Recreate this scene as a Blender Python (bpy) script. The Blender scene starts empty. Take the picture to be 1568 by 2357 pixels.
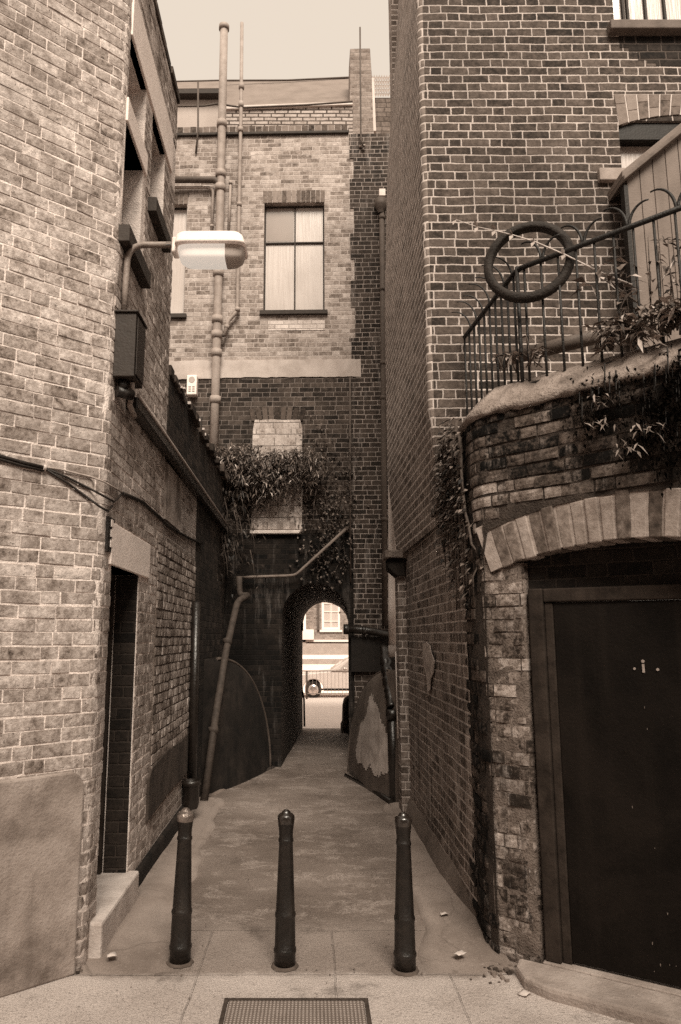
import bpy, bmesh, math, random
from mathutils import Vector, Matrix
R = math.radians
V = Vector
random.seed(7)
scene = bpy.context.scene
COL = scene.collection

# ------------------------------------------------------------------ measuring camera (metres from the photograph)
PX, PY, FL = 720.0, 1178.0, 1680.0
TH = R(9.66)
CT, ST = math.cos(TH), math.sin(TH)
EYE = V((0, 0, 1.8))

def ray(px, py):
    u = (px - PX) / FL
    v = (PY - py) / FL
    return V((u, CT - v * ST, ST + v * CT))
def onY(px, py, Y):
    r = ray(px, py); return EYE + r * (Y / r.y)
def onX(px, py, X):
    r = ray(px, py); return EYE + r * (X / r.x)
def onZ(px, py, z):
    r = ray(px, py); return EYE + r * ((z - EYE.z) / r.z)
def onP(px, py, p, d):
    r = ray(px, py)
    return EYE + r * ((p[0] * d[1] - p[1] * d[0]) / (r.x * d[1] - r.y * d[0]))
def gz(Y):
    return -0.0135 * max(0.0, Y - 4.0)

# ------------------------------------------------------------------ mesh builder
class MB:
    def __init__(s): s.v = []; s.f = []; s.uv = []; s.sm = []; s.mi = []
    def vert(s, p): s.v.append(V(p)); return len(s.v) - 1
    def face(s, pts, uv=None, smooth=False, mi=0):
        ids = [s.vert(p) for p in pts]
        s.f.append(ids); s.uv.append(uv); s.sm.append(smooth); s.mi.append(mi)
    def grid(s, rows, smooth=True, uv=None, closed=False, mi=0):
        ids = [[s.vert(p) for p in r] for r in rows]
        for i in range(len(rows) - 1):
            n = len(rows[i])
            for j in range(n if closed else n - 1):
                k = (j + 1) % n
                s.f.append([ids[i][j], ids[i][k], ids[i + 1][k], ids[i + 1][j]])
                s.uv.append([uv[i][j], uv[i][k], uv[i + 1][k], uv[i + 1][j]] if uv else None)
                s.sm.append(smooth); s.mi.append(mi)
        return ids
    def obox(s, o, a, b, c, mi=0):
        o, a, b, c = V(o), V(a), V(b), V(c)
        if a.cross(b).dot(c) < 0: a, b = b, a
        p = [o, o + a, o + a + b, o + b, o + c, o + a + c, o + a + b + c, o + b + c]
        ids = [s.vert(q) for q in p]
        for q in ((3, 2, 1, 0), (4, 5, 6, 7), (0, 1, 5, 4), (1, 2, 6, 5), (2, 3, 7, 6), (3, 0, 4, 7)):
            s.f.append([ids[i] for i in q]); s.uv.append(None); s.sm.append(False); s.mi.append(mi)
    def box(s, lo, hi, mi=0):
        lo, hi = V(lo), V(hi); d = hi - lo
        s.obox(lo, (d.x, 0, 0), (0, d.y, 0), (0, 0, d.z), mi)
    def tube(s, pts, r, n=10, caps=True, mi=0):
        pts = [V(p) for p in pts]
        rs = r if isinstance(r, (list, tuple)) else [r] * len(pts)
        up = None; rings = []
        for i, p in enumerate(pts):
            t = (pts[min(i + 1, len(pts) - 1)] - pts[max(i - 1, 0)]).normalized()
            if up is None:
                up = V((0, 0, 1)) if abs(t.z) < .9 else V((1, 0, 0))
            a = (up - t * up.dot(t)).normalized(); up = a
            b = t.cross(a)
            rings.append([p + (a * math.cos(2 * math.pi * k / n) + b * math.sin(2 * math.pi * k / n)) * rs[i] for k in range(n)])
        ids = s.grid(rings, True, None, True, mi)
        if caps:
            s.f.append(ids[0][::-1]); s.uv.append(None); s.sm.append(False); s.mi.append(mi)
            s.f.append(ids[-1]); s.uv.append(None); s.sm.append(False); s.mi.append(mi)
    def lathe(s, c, prof, n=24, mi=0):
        c = V(c)
        rows = [[c + V((r * math.cos(2 * math.pi * k / n), r * math.sin(2 * math.pi * k / n), z)) for k in range(n)] for r, z in prof]
        s.grid(rows, True, None, True, mi)
    def prism(s, poly, ex, mi=0):
        poly = [V(p) for p in poly]; ex = V(ex); n = len(poly)
        nn = V((0, 0, 0))
        for i in range(n): nn += poly[i].cross(poly[(i + 1) % n])
        if nn.dot(ex) > 0: poly = poly[::-1]
        a = [s.vert(p) for p in poly]; b = [s.vert(p + ex) for p in poly]
        def add(f): s.f.append(f); s.uv.append(None); s.sm.append(False); s.mi.append(mi)
        add(a); add(b[::-1])
        for i in range(n):
            j = (i + 1) % n; add([a[j], a[i], b[i], b[j]])
    def build(s, name, mats, parent=None, bevel=0, jag=0.0, weld=False):
        me = bpy.data.meshes.new(name)
        me.from_pydata([tuple(p) for p in s.v], [], s.f)
        uvl = me.uv_layers.new(name='UVMap')
        for pi, poly in enumerate(me.polygons):
            poly.use_smooth = s.sm[pi]; poly.material_index = s.mi[pi]
            uv = s.uv[pi]
            if uv is None:
                n = poly.normal
                if abs(n.z) > .75:
                    uv = [(me.vertices[i].co.x, me.vertices[i].co.y) for i in poly.vertices]
                else:
                    t = V((n.y, -n.x, 0)); t = -t.normalized() if t.length > 1e-6 else V((1, 0, 0))
                    uv = [(me.vertices[i].co.dot(t), me.vertices[i].co.z) for i in poly.vertices]
            for li, q in zip(poly.loop_indices, uv): uvl.data[li].uv = q
        for m in (mats if isinstance(mats, (list, tuple)) else [mats]): me.materials.append(m)
        if weld:
            bm = bmesh.new(); bm.from_mesh(me); bmesh.ops.remove_doubles(bm, verts=bm.verts, dist=1e-5); bm.to_mesh(me); bm.free()
        o = bpy.data.objects.new(name, me); COL.objects.link(o)
        if parent is not None:
            o.parent = parent
            M = Matrix.Translation(parent.location)
            q = parent.parent
            while q is not None: M = Matrix.Translation(q.location) @ M; q = q.parent
            if parent.type == 'MESH': M = Matrix.Identity(4) if parent.parent is None else Matrix.Identity(4)
            o.matrix_parent_inverse = M.inverted() if parent.type == 'EMPTY' else Matrix.Identity(4)
            if parent.type == 'MESH' and parent.parent is not None:
                o.matrix_parent_inverse = Matrix.Identity(4)
                # the parent mesh sits at world identity through its own inverse
        if bevel:
            b = o.modifiers.new('bevel', 'BEVEL'); b.width = bevel; b.segments = 2; b.limit_method = 'ANGLE'; b.angle_limit = R(40)
        return o

def thing(name, label, cat, loc, group=None):
    o = bpy.data.objects.new(name, None); COL.objects.link(o)
    o.location = loc; o.empty_display_size = .2
    o['label'] = label; o['category'] = cat
    if group: o['group'] = group
    return o
def tag(o, label, cat, group=None):
    o['label'] = label; o['category'] = cat
    if group: o['group'] = group
    return o
def setting(o, kind='structure', label=None, cat=None):
    o['kind'] = kind
    if label: o['label'] = label
    if cat: o['category'] = cat
    return o
def dup(root, loc, label):
    r = root.copy(); COL.objects.link(r); r.location = loc; r['label'] = label
    for ch in root.children:
        c = ch.copy(); COL.objects.link(c); c.parent = r; c.matrix_parent_inverse = ch.matrix_parent_inverse.copy()
        for g in ch.children:
            d = g.copy(); COL.objects.link(d); d.parent = c; d.matrix_parent_inverse = g.matrix_parent_inverse.copy()
    return r

# ------------------------------------------------------------------ materials
def sep(v, k=1.0):
    """warm grey-brown of the toned print: darker surfaces are browner"""
    t = min(1, max(0, v / .5)) ** .6
    return (v * 1.10, v * (.76 + .17 * t) * 1.04, v * (.62 + .28 * t), 1)

class NT:
    def __init__(s, name, rough=.85, spec=.3):
        s.m = bpy.data.materials.new(name); s.m.use_nodes = True
        s.t = s.m.node_tree; s.t.nodes.clear()
        s.out = s.n('ShaderNodeOutputMaterial'); s.b = s.n('ShaderNodeBsdfPrincipled')
        s.t.links.new(s.b.outputs[0], s.out.inputs[0])
        s.b.inputs['Roughness'].default_value = rough
        s.b.inputs['Specular IOR Level'].default_value = spec
    def n(s, t, **kw):
        x = s.t.nodes.new(t)
        for k, v in kw.items(): setattr(x, k, v)
        return x
    def put(s, sock, v):
        if hasattr(v, 'is_output'): s.t.links.new(v, sock)
        elif isinstance(v, (int, float)) and sock.type == 'RGBA': sock.default_value = (v, v, v, 1)
        else: sock.default_value = v
    def m_(s, op, a, b=0.0, c=0.0, clamp=False):
        x = s.n('ShaderNodeMath', operation=op, use_clamp=clamp)
        s.put(x.inputs[0], a); s.put(x.inputs[1], b); s.put(x.inputs[2], c)
        return x.outputs[0]
    def add(s, a, b): return s.m_('ADD', a, b)
    def sub(s, a, b): return s.m_('SUBTRACT', a, b)
    def mul(s, a, b): return s.m_('MULTIPLY', a, b)
    def div(s, a, b): return s.m_('DIVIDE', a, b)
    def step(s, a, lo, hi, x0=0.0, x1=1.0):
        x = s.n('ShaderNodeMapRange', interpolation_type='SMOOTHSTEP')
        s.put(x.inputs[0], a)
        for i, q in enumerate((lo, hi, x0, x1)): s.put(x.inputs[i + 1], q)
        return x.outputs[0]
    def coords(s, kind='Object'):
        return s.n('ShaderNodeTexCoord').outputs[kind]
    def noise(s, vec, scale, detail=3, rough=.55, dist=0.0):
        x = s.n('ShaderNodeTexNoise'); s.put(x.inputs['Vector'], vec)
        x.inputs['Scale'].default_value = scale; x.inputs['Detail'].default_value = detail
        x.inputs['Roughness'].default_value = rough; x.inputs['Distortion'].default_value = dist
        return x.outputs[0]
    def scale(s, vec, k):
        x = s.n('ShaderNodeMapping'); s.put(x.inputs[0], vec); x.inputs['Scale'].default_value = k
        return x.outputs[0]
    def mix(s, f, a, b):
        x = s.n('ShaderNodeMix', data_type='RGBA')
        s.put(x.inputs[0], f); s.put(x.inputs[6], a); s.put(x.inputs[7], b)
        return x.outputs[2]
    def ramp(s, f, stops):
        x = s.n('ShaderNodeValToRGB'); s.put(x.inputs[0], f)
        e = x.color_ramp.elements
        while len(e) < len(stops): e.new(.5)
        for q, (p, c) in zip(e, stops): q.position = p; q.color = c
        return x.outputs[0]
    def mult(s, col, f):
        x = s.n('ShaderNodeVectorMath', operation='SCALE'); s.put(x.inputs[0], col); s.put(x.inputs['Scale'], f)
        return x.outputs[0]
    def color(s, c): s.put(s.b.inputs['Base Color'], c)
    def bump(s, h, dist=.01, strength=1.0):
        x = s.n('ShaderNodeBump'); s.put(x.inputs['Height'], h)
        x.inputs['Distance'].default_value = dist; x.inputs['Strength'].default_value = strength
        s.t.links.new(x.outputs[0], s.b.inputs['Normal'])

def brick(name, lo, hi, mortar, st=.226, hd=.1115, ch=.0762, mw=.010, var=.5, soot=0.0, soot_scale=.8, streak=0.0, streak_col=.02,
          bloom=0.0, wob=.006, smear=.3, bump=.007, rough=.9, seed=0.0, grit=1.3, gap=.5):
    k = NT(name, rough, .25)
    uv = k.n('ShaderNodeUVMap').outputs[0]
    sh = k.n('ShaderNodeVectorMath', operation='ADD'); k.put(sh.inputs[0], uv); sh.inputs[1].default_value = (seed, 0, seed * 3.1)
    uvs = sh.outputs[0]
    # uneven hand-laid courses
    nz = k.n('ShaderNodeTexNoise'); k.put(nz.inputs['Vector'], uvs); nz.inputs['Scale'].default_value = 2.2; nz.inputs['Detail'].default_value = 2
    nz2 = k.n('ShaderNodeTexNoise'); k.put(nz2.inputs['Vector'], uvs); nz2.inputs['Scale'].default_value = 22; nz2.inputs['Detail'].default_value = 2
    d1 = k.n('ShaderNodeVectorMath', operation='SUBTRACT'); k.put(d1.inputs[0], nz.outputs[1]); d1.inputs[1].default_value = (.5, .5, .5)
    d2 = k.n('ShaderNodeVectorMath', operation='SUBTRACT'); k.put(d2.inputs[0], nz2.outputs[1]); d2.inputs[1].default_value = (.5, .5, .5)
    w1 = k.n('ShaderNodeVectorMath', operation='MULTIPLY_ADD'); k.put(w1.inputs[0], d1.outputs[0]); w1.inputs[1].default_value = (wob * 4, wob * 3, 0); k.put(w1.inputs[2], uvs)
    w2 = k.n('ShaderNodeVectorMath', operation='MULTIPLY_ADD'); k.put(w2.inputs[0], d2.outputs[0]); w2.inputs[1].default_value = (wob * 1.3, wob * 1.1, 0); k.put(w2.inputs[2], w1.outputs[0])
    xyz = k.n('ShaderNodeSeparateXYZ'); k.put(xyz.inputs[0], w2.outputs[0])
    u, v = xyz.outputs[0], xyz.outputs[1]
    rowf = k.div(v, ch); row = k.m_('FLOOR', rowf)
    P = st + hd if hd else st
    rr = k.n('ShaderNodeTexWhiteNoise', noise_dimensions='1D'); k.put(rr.inputs['W'], row)
    par = k.m_('PINGPONG', row, 1.0)
    shift = k.add(k.mul(par, P * .5), k.mul(rr.outputs[0], .10))
    uu = k.add(u, shift)
    cell = k.m_('FLOOR', k.div(uu, P))
    f = k.sub(uu, k.mul(cell, P))
    if hd:
        # joint between stretcher and header wanders a little from brick to brick
        cj = k.n('ShaderNodeTexWhiteNoise', noise_dimensions='2D')
        cv = k.n('ShaderNodeCombineXYZ'); k.put(cv.inputs[0], cell); k.put(cv.inputs[1], row); k.put(cj.inputs['Vector'], cv.outputs[0])
        stj = k.add(st, k.mul(k.sub(cj.outputs[0], .5), .03))
        ish = k.m_('GREATER_THAN', f, stj)
        lx = k.sub(f, k.mul(ish, stj))
        ln = k.add(k.mul(ish, k.sub(P, stj)), k.mul(k.sub(1.0, ish), stj))
    else:
        ish = 0.0; lx = f; ln = st
    dx = k.m_('MINIMUM', lx, k.sub(ln, lx))
    ly = k.mul(k.m_('FRACT', rowf), ch)
    dy = k.m_('MINIMUM', ly, k.sub(ch, ly))
    d = k.m_('SMOOTH_MIN', dx, dy, .008)
    fine = k.noise(uvs, 90, 3)
    d = k.add(d, k.mul(k.sub(fine, .5), .007))
    d = k.add(d, k.mul(k.sub(k.noise(uvs, 5, 3, .6), .5), mw * .55))
    mask = k.step(d, mw * .5 - .003, mw * .5 + .003)
    idv = k.n('ShaderNodeCombineXYZ'); k.put(idv.inputs[0], k.add(k.mul(cell, 2.0), ish)); k.put(idv.inputs[1], row)
    wn = k.n('ShaderNodeTexWhiteNoise', noise_dimensions='2D'); k.put(wn.inputs['Vector'], idv.outputs[0])
    mott = k.noise(uvs, 30, 5, .72); clump = k.noise(uvs, 11, 4, .7)
    blot = k.noise(uvs, 1.3, 3, .6)
    tone = k.add(k.add(k.mul(wn.outputs[0], var), k.mul(k.sub(mott, .5), grit)), k.add(k.mul(k.sub(blot, .5), .5), k.mul(k.sub(clump, .5), grit)))
    tone = k.add(tone, (1 - var) * .5)
    mid = (lo + hi) * .5
    bc = k.ramp(tone, [(0.0, sep(lo * .45)), (.25, sep(lo)), (.55, sep(mid)), (.85, sep(hi)), (1.0, sep(min(.7, hi * 1.25)))])
    mn = k.noise(uvs, 14, 3)
    mc = k.mix(mn, sep(mortar * .6), sep(min(.8, mortar * 1.25)))
    joint_shade = k.mul(k.step(k.sub(ch, ly), .001, .006, 1, 0), k.step(k.noise(uvs, 6, 4, .7), .40, .58, 0, gap))  # eroded joint line, with the shadow along each course put into its colour
    mc = k.mix(joint_shade, mc, sep(lo * .12))
    if smear:
        sm = k.step(k.noise(uvs, 3.4, 5, .7), .55, .72, 0, smear)
        bc = k.mix(k.mul(sm, mott), bc, sep(mortar * .9))
    c = k.mix(mask, mc, bc)
    if bloom:
        bl = k.step(k.noise(k.scale(uvs, (4.0, .5, 1)), 2.2, 5, .7), .52, .70, 0, bloom)
        c = k.mix(k.mul(bl, k.step(fine, .3, .6)), c, sep(.55))
    if soot:
        so = k.step(k.noise(uvs, soot_scale, 5, .62, .4), .38, .72, 0, soot)
        c = k.mix(so, c, sep(streak_col))
    if streak:
        sk = k.step(k.noise(k.scale(uvs, (7, .5, 1)), 1.0, 4, .6), .5, .78, 0, streak)
        c = k.mix(sk, c, sep(streak_col))
    pits = k.step(k.noise(uvs, 55, 2, .6), .66, .74, 0, .6)
    c = k.mix(k.mul(pits, mask), c, sep(lo * .35))
    k.color(c)
    rnd = k.mul(k.sub(wn.outputs[0], .5), .25)
    h = k.add(k.add(k.mul(mask, k.add(.75, rnd)), k.mul(mott, .4)), k.mul(fine, .18))
    k.bump(h, bump, 1.0)
    return k.m

def plain(name, v, rough=.8, var=.35, scale=6, spec=.3, bump=.002, stain=0.0, stain_v=.03, streak=0.0, metal=0.0, fine=60, alpha=None):
    k = NT(name, rough, spec)
    co = k.coords()
    a = k.noise(co, scale, 5, .62)
    c = k.ramp(a, [(.25, sep(v * (1 - var))), (.5, sep(v)), (.78, sep(min(.85, v * (1 + var * .8))))])
    f = k.noise(co, fine, 3)
    c = k.mix(k.step(f, .58, .72, 0, .35), c, sep(v * .55))
    if stain:
        c = k.mix(k.step(k.noise(co, scale * .35, 5, .65, .5), .48, .66, 0, stain), c, sep(stain_v))
    if streak:
        c = k.mix(k.step(k.noise(k.scale(co, (9, 9, .6)), 1.0, 4), .5, .75, 0, streak), c, sep(stain_v))
    k.color(c)
    k.b.inputs['Metallic'].default_value = metal
    if bump: k.bump(k.add(k.mul(f, .5), a), bump * 3, .8)
    return k.m

def island(name, lo, hi, rough=.9, mott=20, dark=.25, spec=.25):
    """bricks modelled one by one: each keeps its own tone"""
    k = NT(name, rough, spec); co = k.coords()
    g = k.n('ShaderNodeNewGeometry').outputs['Random Per Island']
    n = k.noise(co, mott, 5, .65)
    t = k.add(k.mul(g, .75), k.mul(k.sub(n, .5), 1.1))
    t = k.add(t, .12)
    c = k.ramp(t, [(0, sep(lo * dark)), (.3, sep(lo)), (.6, sep((lo + hi) / 2)), (.95, sep(hi))])
    k.color(c); k.bump(k.add(n, k.mul(k.noise(co, 90, 3), .3)), .006, .8)
    return k.m

def stock(name, lo, hi, var=.55, grit=1.5, soot=.3, soot_v=.03, soot_scale=.8, lime=.3, lime_v=.55, streak=.3, rough=.92, bump=.006, mean=.0):
    """old stock brick, every modelled brick with its own tone"""
    k = NT(name, rough, .2); co = k.coords()
    g = k.n('ShaderNodeNewGeometry').outputs['Random Per Island']
    n1_ = k.noise(co, 34, 5, .72); n2_ = k.noise(co, 10, 5, .7); n3_ = k.noise(co, 1.2, 4, .6); f = k.noise(co, 120, 3, .7)
    t = k.add(k.mul(g, var), k.mul(k.sub(n1_, .5), grit)); t = k.add(t, k.mul(k.sub(n2_, .5), grit * 1.1)); t = k.add(t, k.mul(k.sub(n3_, .5), .7)); t = k.add(t, (1 - var) * .5 + mean)
    c = k.ramp(t, [(0, sep(lo * .35)), (.22, sep(lo)), (.55, sep((lo + hi) * .5)), (.82, sep(hi)), (1, sep(min(.75, hi * 1.3)))])
    if lime: c = k.mix(k.mul(k.step(k.noise(k.scale(co, (2.5, 2.5, .6)), 2.4, 6, .75), .52, .70, 0, lime), k.step(n1_, .35, .6)), c, sep(lime_v))
    if soot: c = k.mix(k.step(k.noise(co, soot_scale, 5, .65), .42, .68, 0, soot), c, sep(soot_v))
    if streak: c = k.mix(k.step(k.noise(k.scale(co, (8, 8, .5)), 1.0, 4, .6), .5, .75, 0, streak), c, sep(soot_v))
    c = k.mix(k.step(k.noise(co, 60, 2, .6), .64, .72, 0, .75), c, sep(lo * .25))
    k.color(c); k.bump(k.add(k.add(k.mul(n1_, .8), n2_), k.mul(f, .4)), bump, 1.0)
    return k.m

MAT = {}
MAT['pale'] = brick('pale_stock_brick', .20, .52, .74, var=.35, soot=.25, soot_scale=.9, streak=.15, streak_col=.10, mw=.016, wob=.012, smear=.75, bump=.020, grit=1.9, gap=.65)
MAT['pale_side'] = brick('pale_stock_brick_side', .17, .48, .66, var=.4, soot=.35, soot_scale=.6, streak=.3, streak_col=.05, mw=.014, wob=.010, smear=.5, bump=.016, seed=3, grit=1.7, gap=.8)
MAT['header'] = brick('pale_header_brick', .22, .50, .08, st=.112, hd=0, var=.6, soot=.3, streak=.35, streak_col=.04, mw=.010, wob=.010, bump=.018, seed=11, gap=1)
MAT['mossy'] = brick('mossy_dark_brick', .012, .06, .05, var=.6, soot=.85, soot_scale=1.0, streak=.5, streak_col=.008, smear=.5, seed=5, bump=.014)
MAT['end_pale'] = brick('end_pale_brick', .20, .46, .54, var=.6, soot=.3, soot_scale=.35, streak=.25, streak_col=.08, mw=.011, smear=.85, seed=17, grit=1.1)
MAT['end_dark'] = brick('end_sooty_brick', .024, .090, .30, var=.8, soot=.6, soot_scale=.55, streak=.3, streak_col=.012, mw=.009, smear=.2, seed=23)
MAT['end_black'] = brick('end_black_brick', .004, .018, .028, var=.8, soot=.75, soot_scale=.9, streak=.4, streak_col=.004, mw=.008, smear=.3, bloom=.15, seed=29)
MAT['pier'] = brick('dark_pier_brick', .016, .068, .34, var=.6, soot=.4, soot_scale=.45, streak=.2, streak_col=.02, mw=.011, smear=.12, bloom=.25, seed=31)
MAT['right'] = brick('brown_flemish_brick', .034, .108, .50, var=.6, soot=.42, soot_scale=.7, streak=.35, streak_col=.035, mw=.0125, wob=.008, smear=.10, bump=.010, seed=41, grit=1.5, gap=.3)
MAT['right_side'] = brick('brown_side_brick', .11, .27, .62, var=.5, soot=.25, soot_scale=.8, streak=.2, streak_col=.06, mw=.016, wob=.0018, smear=.15, bump=.006, seed=47, grit=.9, gap=.2)
MAT['right_low'] = brick('stained_side_brick', .09, .28, .52, var=.6, soot=.35, soot_scale=1.2, streak=.5, streak_col=.03, mw=.014, wob=.003, smear=.3, bloom=.8, bump=.010, seed=53, gap=.3)
MAT['yard'] = brick('black_rubbly_brick', .008, .13, .16, st=.24, hd=.12, var=.9, soot=.7, soot_scale=1.3, streak=.3, streak_col=.005, mw=.016, wob=.024, smear=.75, bump=.05, bloom=.4, seed=59, grit=2.2, gap=1)
MAT['pier_low'] = brick('flaking_pier_brick', .10, .36, .28, st=.22, hd=.11, var=.9, soot=.45, soot_scale=2.2, streak=.75, streak_col=.02, mw=.016, wob=.020, smear=.8, bump=.05, bloom=1.0, seed=61, grit=2.4, gap=.5)
MAT['tymp'] = brick('dark_tympanum_brick', .008, .03, .05, var=.7, soot=.5, streak_col=.005, seed=67)  # tympanum tone takes in the deep shade under the arch
MAT['far'] = brick('far_street_brick', .16, .30, .40, var=.5, mw=.008, seed=71)
MAT['white_brick'] = brick('white_glazed_brick', .34, .50, .07, st=.24, hd=0, var=.4, soot=.3, streak_col=.15, mw=.024, seed=73)
MAT['mortar_l'] = plain('old_lime_mortar', .70, .95, .35, 9, stain=.3, stain_v=.2, bump=.006, fine=80)
MAT['mortar_d'] = plain('sooty_mortar', .045, .95, .6, 9, stain=.6, stain_v=.012, bump=.01, fine=80)
MAT['mortar_m'] = plain('brown_mortar', .14, .95, .5, 9, stain=.5, stain_v=.04, bump=.01, fine=80)
MAT['stock_l'] = stock('pale_stock', .20, .56, var=.36, grit=1.45, soot=.4, soot_v=.12, lime=.35, lime_v=.6, streak=.15)
MAT['stock_h'] = stock('pale_header_stock', .13, .40, var=.6, soot=.35, soot_v=.08, lime=.3, streak=.4)
MAT['stock_y'] = stock('black_yard_stock', .006, .11, var=.9, grit=2.0, soot=.75, soot_v=.006, soot_scale=1.8, lime=.7, lime_v=.32, streak=.3, mean=-.12)
MAT['stock_j'] = stock('flaking_jamb_stock', .06, .32, var=.7, grit=2.0, soot=.5, soot_v=.03, soot_scale=2.5, lime=.9, lime_v=.58, streak=.6)
MAT['vouss'] = island('arch_voussoir_brick', .10, .36)
MAT['vouss_mortar'] = plain('arch_mortar', .30, .95, .4, 20)
MAT['head'] = island('window_head_brick', .10, .26)
MAT['head_dark'] = island('sooty_head_brick', .04, .12)
MAT['mortar_pale'] = plain('pale_mortar', .5, .95, .3, 20)
MAT['concrete'] = plain('pale_concrete', .58, .9, .2, 5, stain=.25, stain_v=.3, streak=.15)
MAT['lintelw'] = plain('white_painted_lintel', .80, .8, .12, 6, stain=.15, stain_v=.4)
MAT['render'] = plain('grey_render', .29, .92, .5, 4.5, stain=.85, stain_v=.09, streak=.5, bump=.004)
MAT['render_dark'] = plain('dark_render', .012, .92, .8, 5, stain=.6, stain_v=.04, streak=.3, bump=.004)
MAT['render_patch'] = plain('patchy_render', .13, .92, .5, 2.5, stain=.4, stain_v=.05, streak=.3, bump=.004)
MAT['render_bare'] = plain('bare_plaster', .46, .92, .35, 5, stain=.4, stain_v=.12, streak=.3)
MAT['whitewash'] = plain('old_whitewash', .66, .9, .25, 6, stain=.3, stain_v=.3, streak=.2, bump=.006)
MAT['coping'] = plain('weathered_coping', .21, .95, .55, 9, stain=.6, stain_v=.05, bump=.012)
MAT['stone'] = plain('step_stone', .5, .9, .3, 5, stain=.4, stain_v=.2, bump=.004)
MAT['sill_stone'] = plain('threshold_stone', .33, .9, .35, 6, stain=.5, stain_v=.13, bump=.005)
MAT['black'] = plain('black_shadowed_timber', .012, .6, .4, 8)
MAT['darkwood'] = plain('dark_brown_door_paint', .007, .6, .6, 4, stain=.6, stain_v=.014, streak=.5, spec=.10)
MAT['frame'] = plain('brown_frame_paint', .030, .8, .6, 9, streak=.7, stain_v=.012, spec=.12)
MAT['darksill'] = plain('dark_painted_sill', .035, .7, .4, 9)
MAT['iron'] = plain('black_cast_iron', .010, .42, .5, 18, spec=.45, bump=.002, stain=.5, stain_v=.03, streak=.35)
MAT['rail'] = plain('rusty_black_iron', .009, .6, .5, 30, spec=.4)
MAT['polish'] = plain('worn_iron_crown', .22, .3, .5, 30, spec=.6, metal=.5, stain=.8, stain_v=.02)
MAT['pipe'] = plain('grey_painted_pipe', .30, .65, .25, 8, stain=.3, stain_v=.14, streak=.2)
MAT['pipe_dk'] = plain('brown_grey_pipe', .085, .65, .35, 8, stain=.35, stain_v=.06)
MAT['pipe_rust'] = plain('rusty_dark_pipe', .05, .75, .5, 14, stain=.5, stain_v=.02, streak=.4)
MAT['pipe_blk'] = plain('tarred_pipe', .014, .35, .5, 10, spec=.6)
MAT['pipe_white'] = plain('white_pipe', .62, .7, .2, 8, stain=.25, stain_v=.3)
MAT['box'] = plain('brown_metal_box', .030, .6, .25, 8, streak=.3, stain_v=.03)
MAT['lampbody'] = plain('lamp_shell', .74, .5, .15, 8, stain=.25, stain_v=.3)
MAT['cable'] = plain('black_cable', .018, .6, .3, 20)
MAT['cable_lt'] = plain('grey_cable', .32, .7, .3, 20)
MAT['rubber'] = plain('tyre_rubber', .020, .75, .5, 30, bump=.003)
MAT['slate'] = plain('grey_lead_roof', .19, .75, .25, 3, stain=.3, stain_v=.2)
MAT['panel'] = plain('pale_dormer_panel', .38, .8, .15, 2, stain=.3, stain_v=.35)
MAT['tile'] = plain('clay_tiles', .24, .85, .4, 12)
MAT['paper'] = plain('waste_paper', .55, .9, .08, 8, bump=0)
MAT['timber'] = plain('brown_boarding', .17, .75, .25, 4, streak=.35, stain_v=.09)
MAT['timber_cap'] = plain('brown_capping', .13, .75, .35, 6, streak=.3, stain_v=.06)
MAT['leaf'] = plain('dark_green_leaf', .055, .5, .6, 14, spec=.4, bump=0)
MAT['leaf_lt'] = plain('pale_leaf', .30, .5, .5, 9, spec=.4, bump=0)
MAT['leaf_wall'] = island('mixed_wall_leaf', .05, .30, .6)
MAT['stem'] = plain('brown_stem', .08, .8, .5, 30)
MAT['stem_lt'] = plain('pale_stem', .5, .8, .3, 30)
MAT['carpaint'] = plain('pale_car_paint', .62, .25, .05, 2, spec=.6, bump=0)
MAT['chrome'] = plain('chrome_trim', .6, .2, .1, 5, metal=.8, bump=0)
MAT['white'] = plain('white_gloss_paint', .78, .45, .06, 5, bump=0)
MAT['hub'] = plain('lamp_grey_metal', .22, .5, .3, 12)

def glass(name, v, rough=.12):
    k = NT(name, rough, .5); co = k.coords()
    a = k.noise(co, 2.2, 3)
    k.color(k.mix(a, sep(v * .8), sep(v * 1.1))); return k.m
def curtain(name, v):
    k = NT(name, .3, .5); co = k.coords()
    w = k.noise(k.scale(co, (1, 1, .06)), 26, 3, .6); a = k.noise(co, 1.7, 4, .6)
    c = k.mix(k.step(w, .35, .65), sep(v * .97), sep(v * 1.02)); c = k.mix(k.step(a, .35, .7, 0, .4), c, sep(v * .7))
    k.color(c); k.bump(w, .01, .5); k.b.inputs['Coat Weight'].default_value = .6; k.b.inputs['Coat Roughness'].default_value = .05
    return k.m
MAT['blind'] = curtain('curtained_window_glass', .46)
MAT['blind_dk'] = glass('greyer_window_glass', .42, .25)
MAT['glass_dark'] = glass('dark_window_glass', .02, .08)

def lampglass():
    k = NT('lit_lamp_bowl', .25, .5); co = k.coords()
    n = k.noise(co, 9, 3)
    k.color(k.mix(n, sep(.55), sep(.7)))
    k.b.inputs['Emission Color'].default_value = (1, .9, .78, 1)
    k.b.inputs['Emission Strength'].default_value = .14
    return k.m
MAT['lampglow'] = lampglass()
MAT['lampbowl'] = glass('clear_lamp_bowl', .5, .2)

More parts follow.
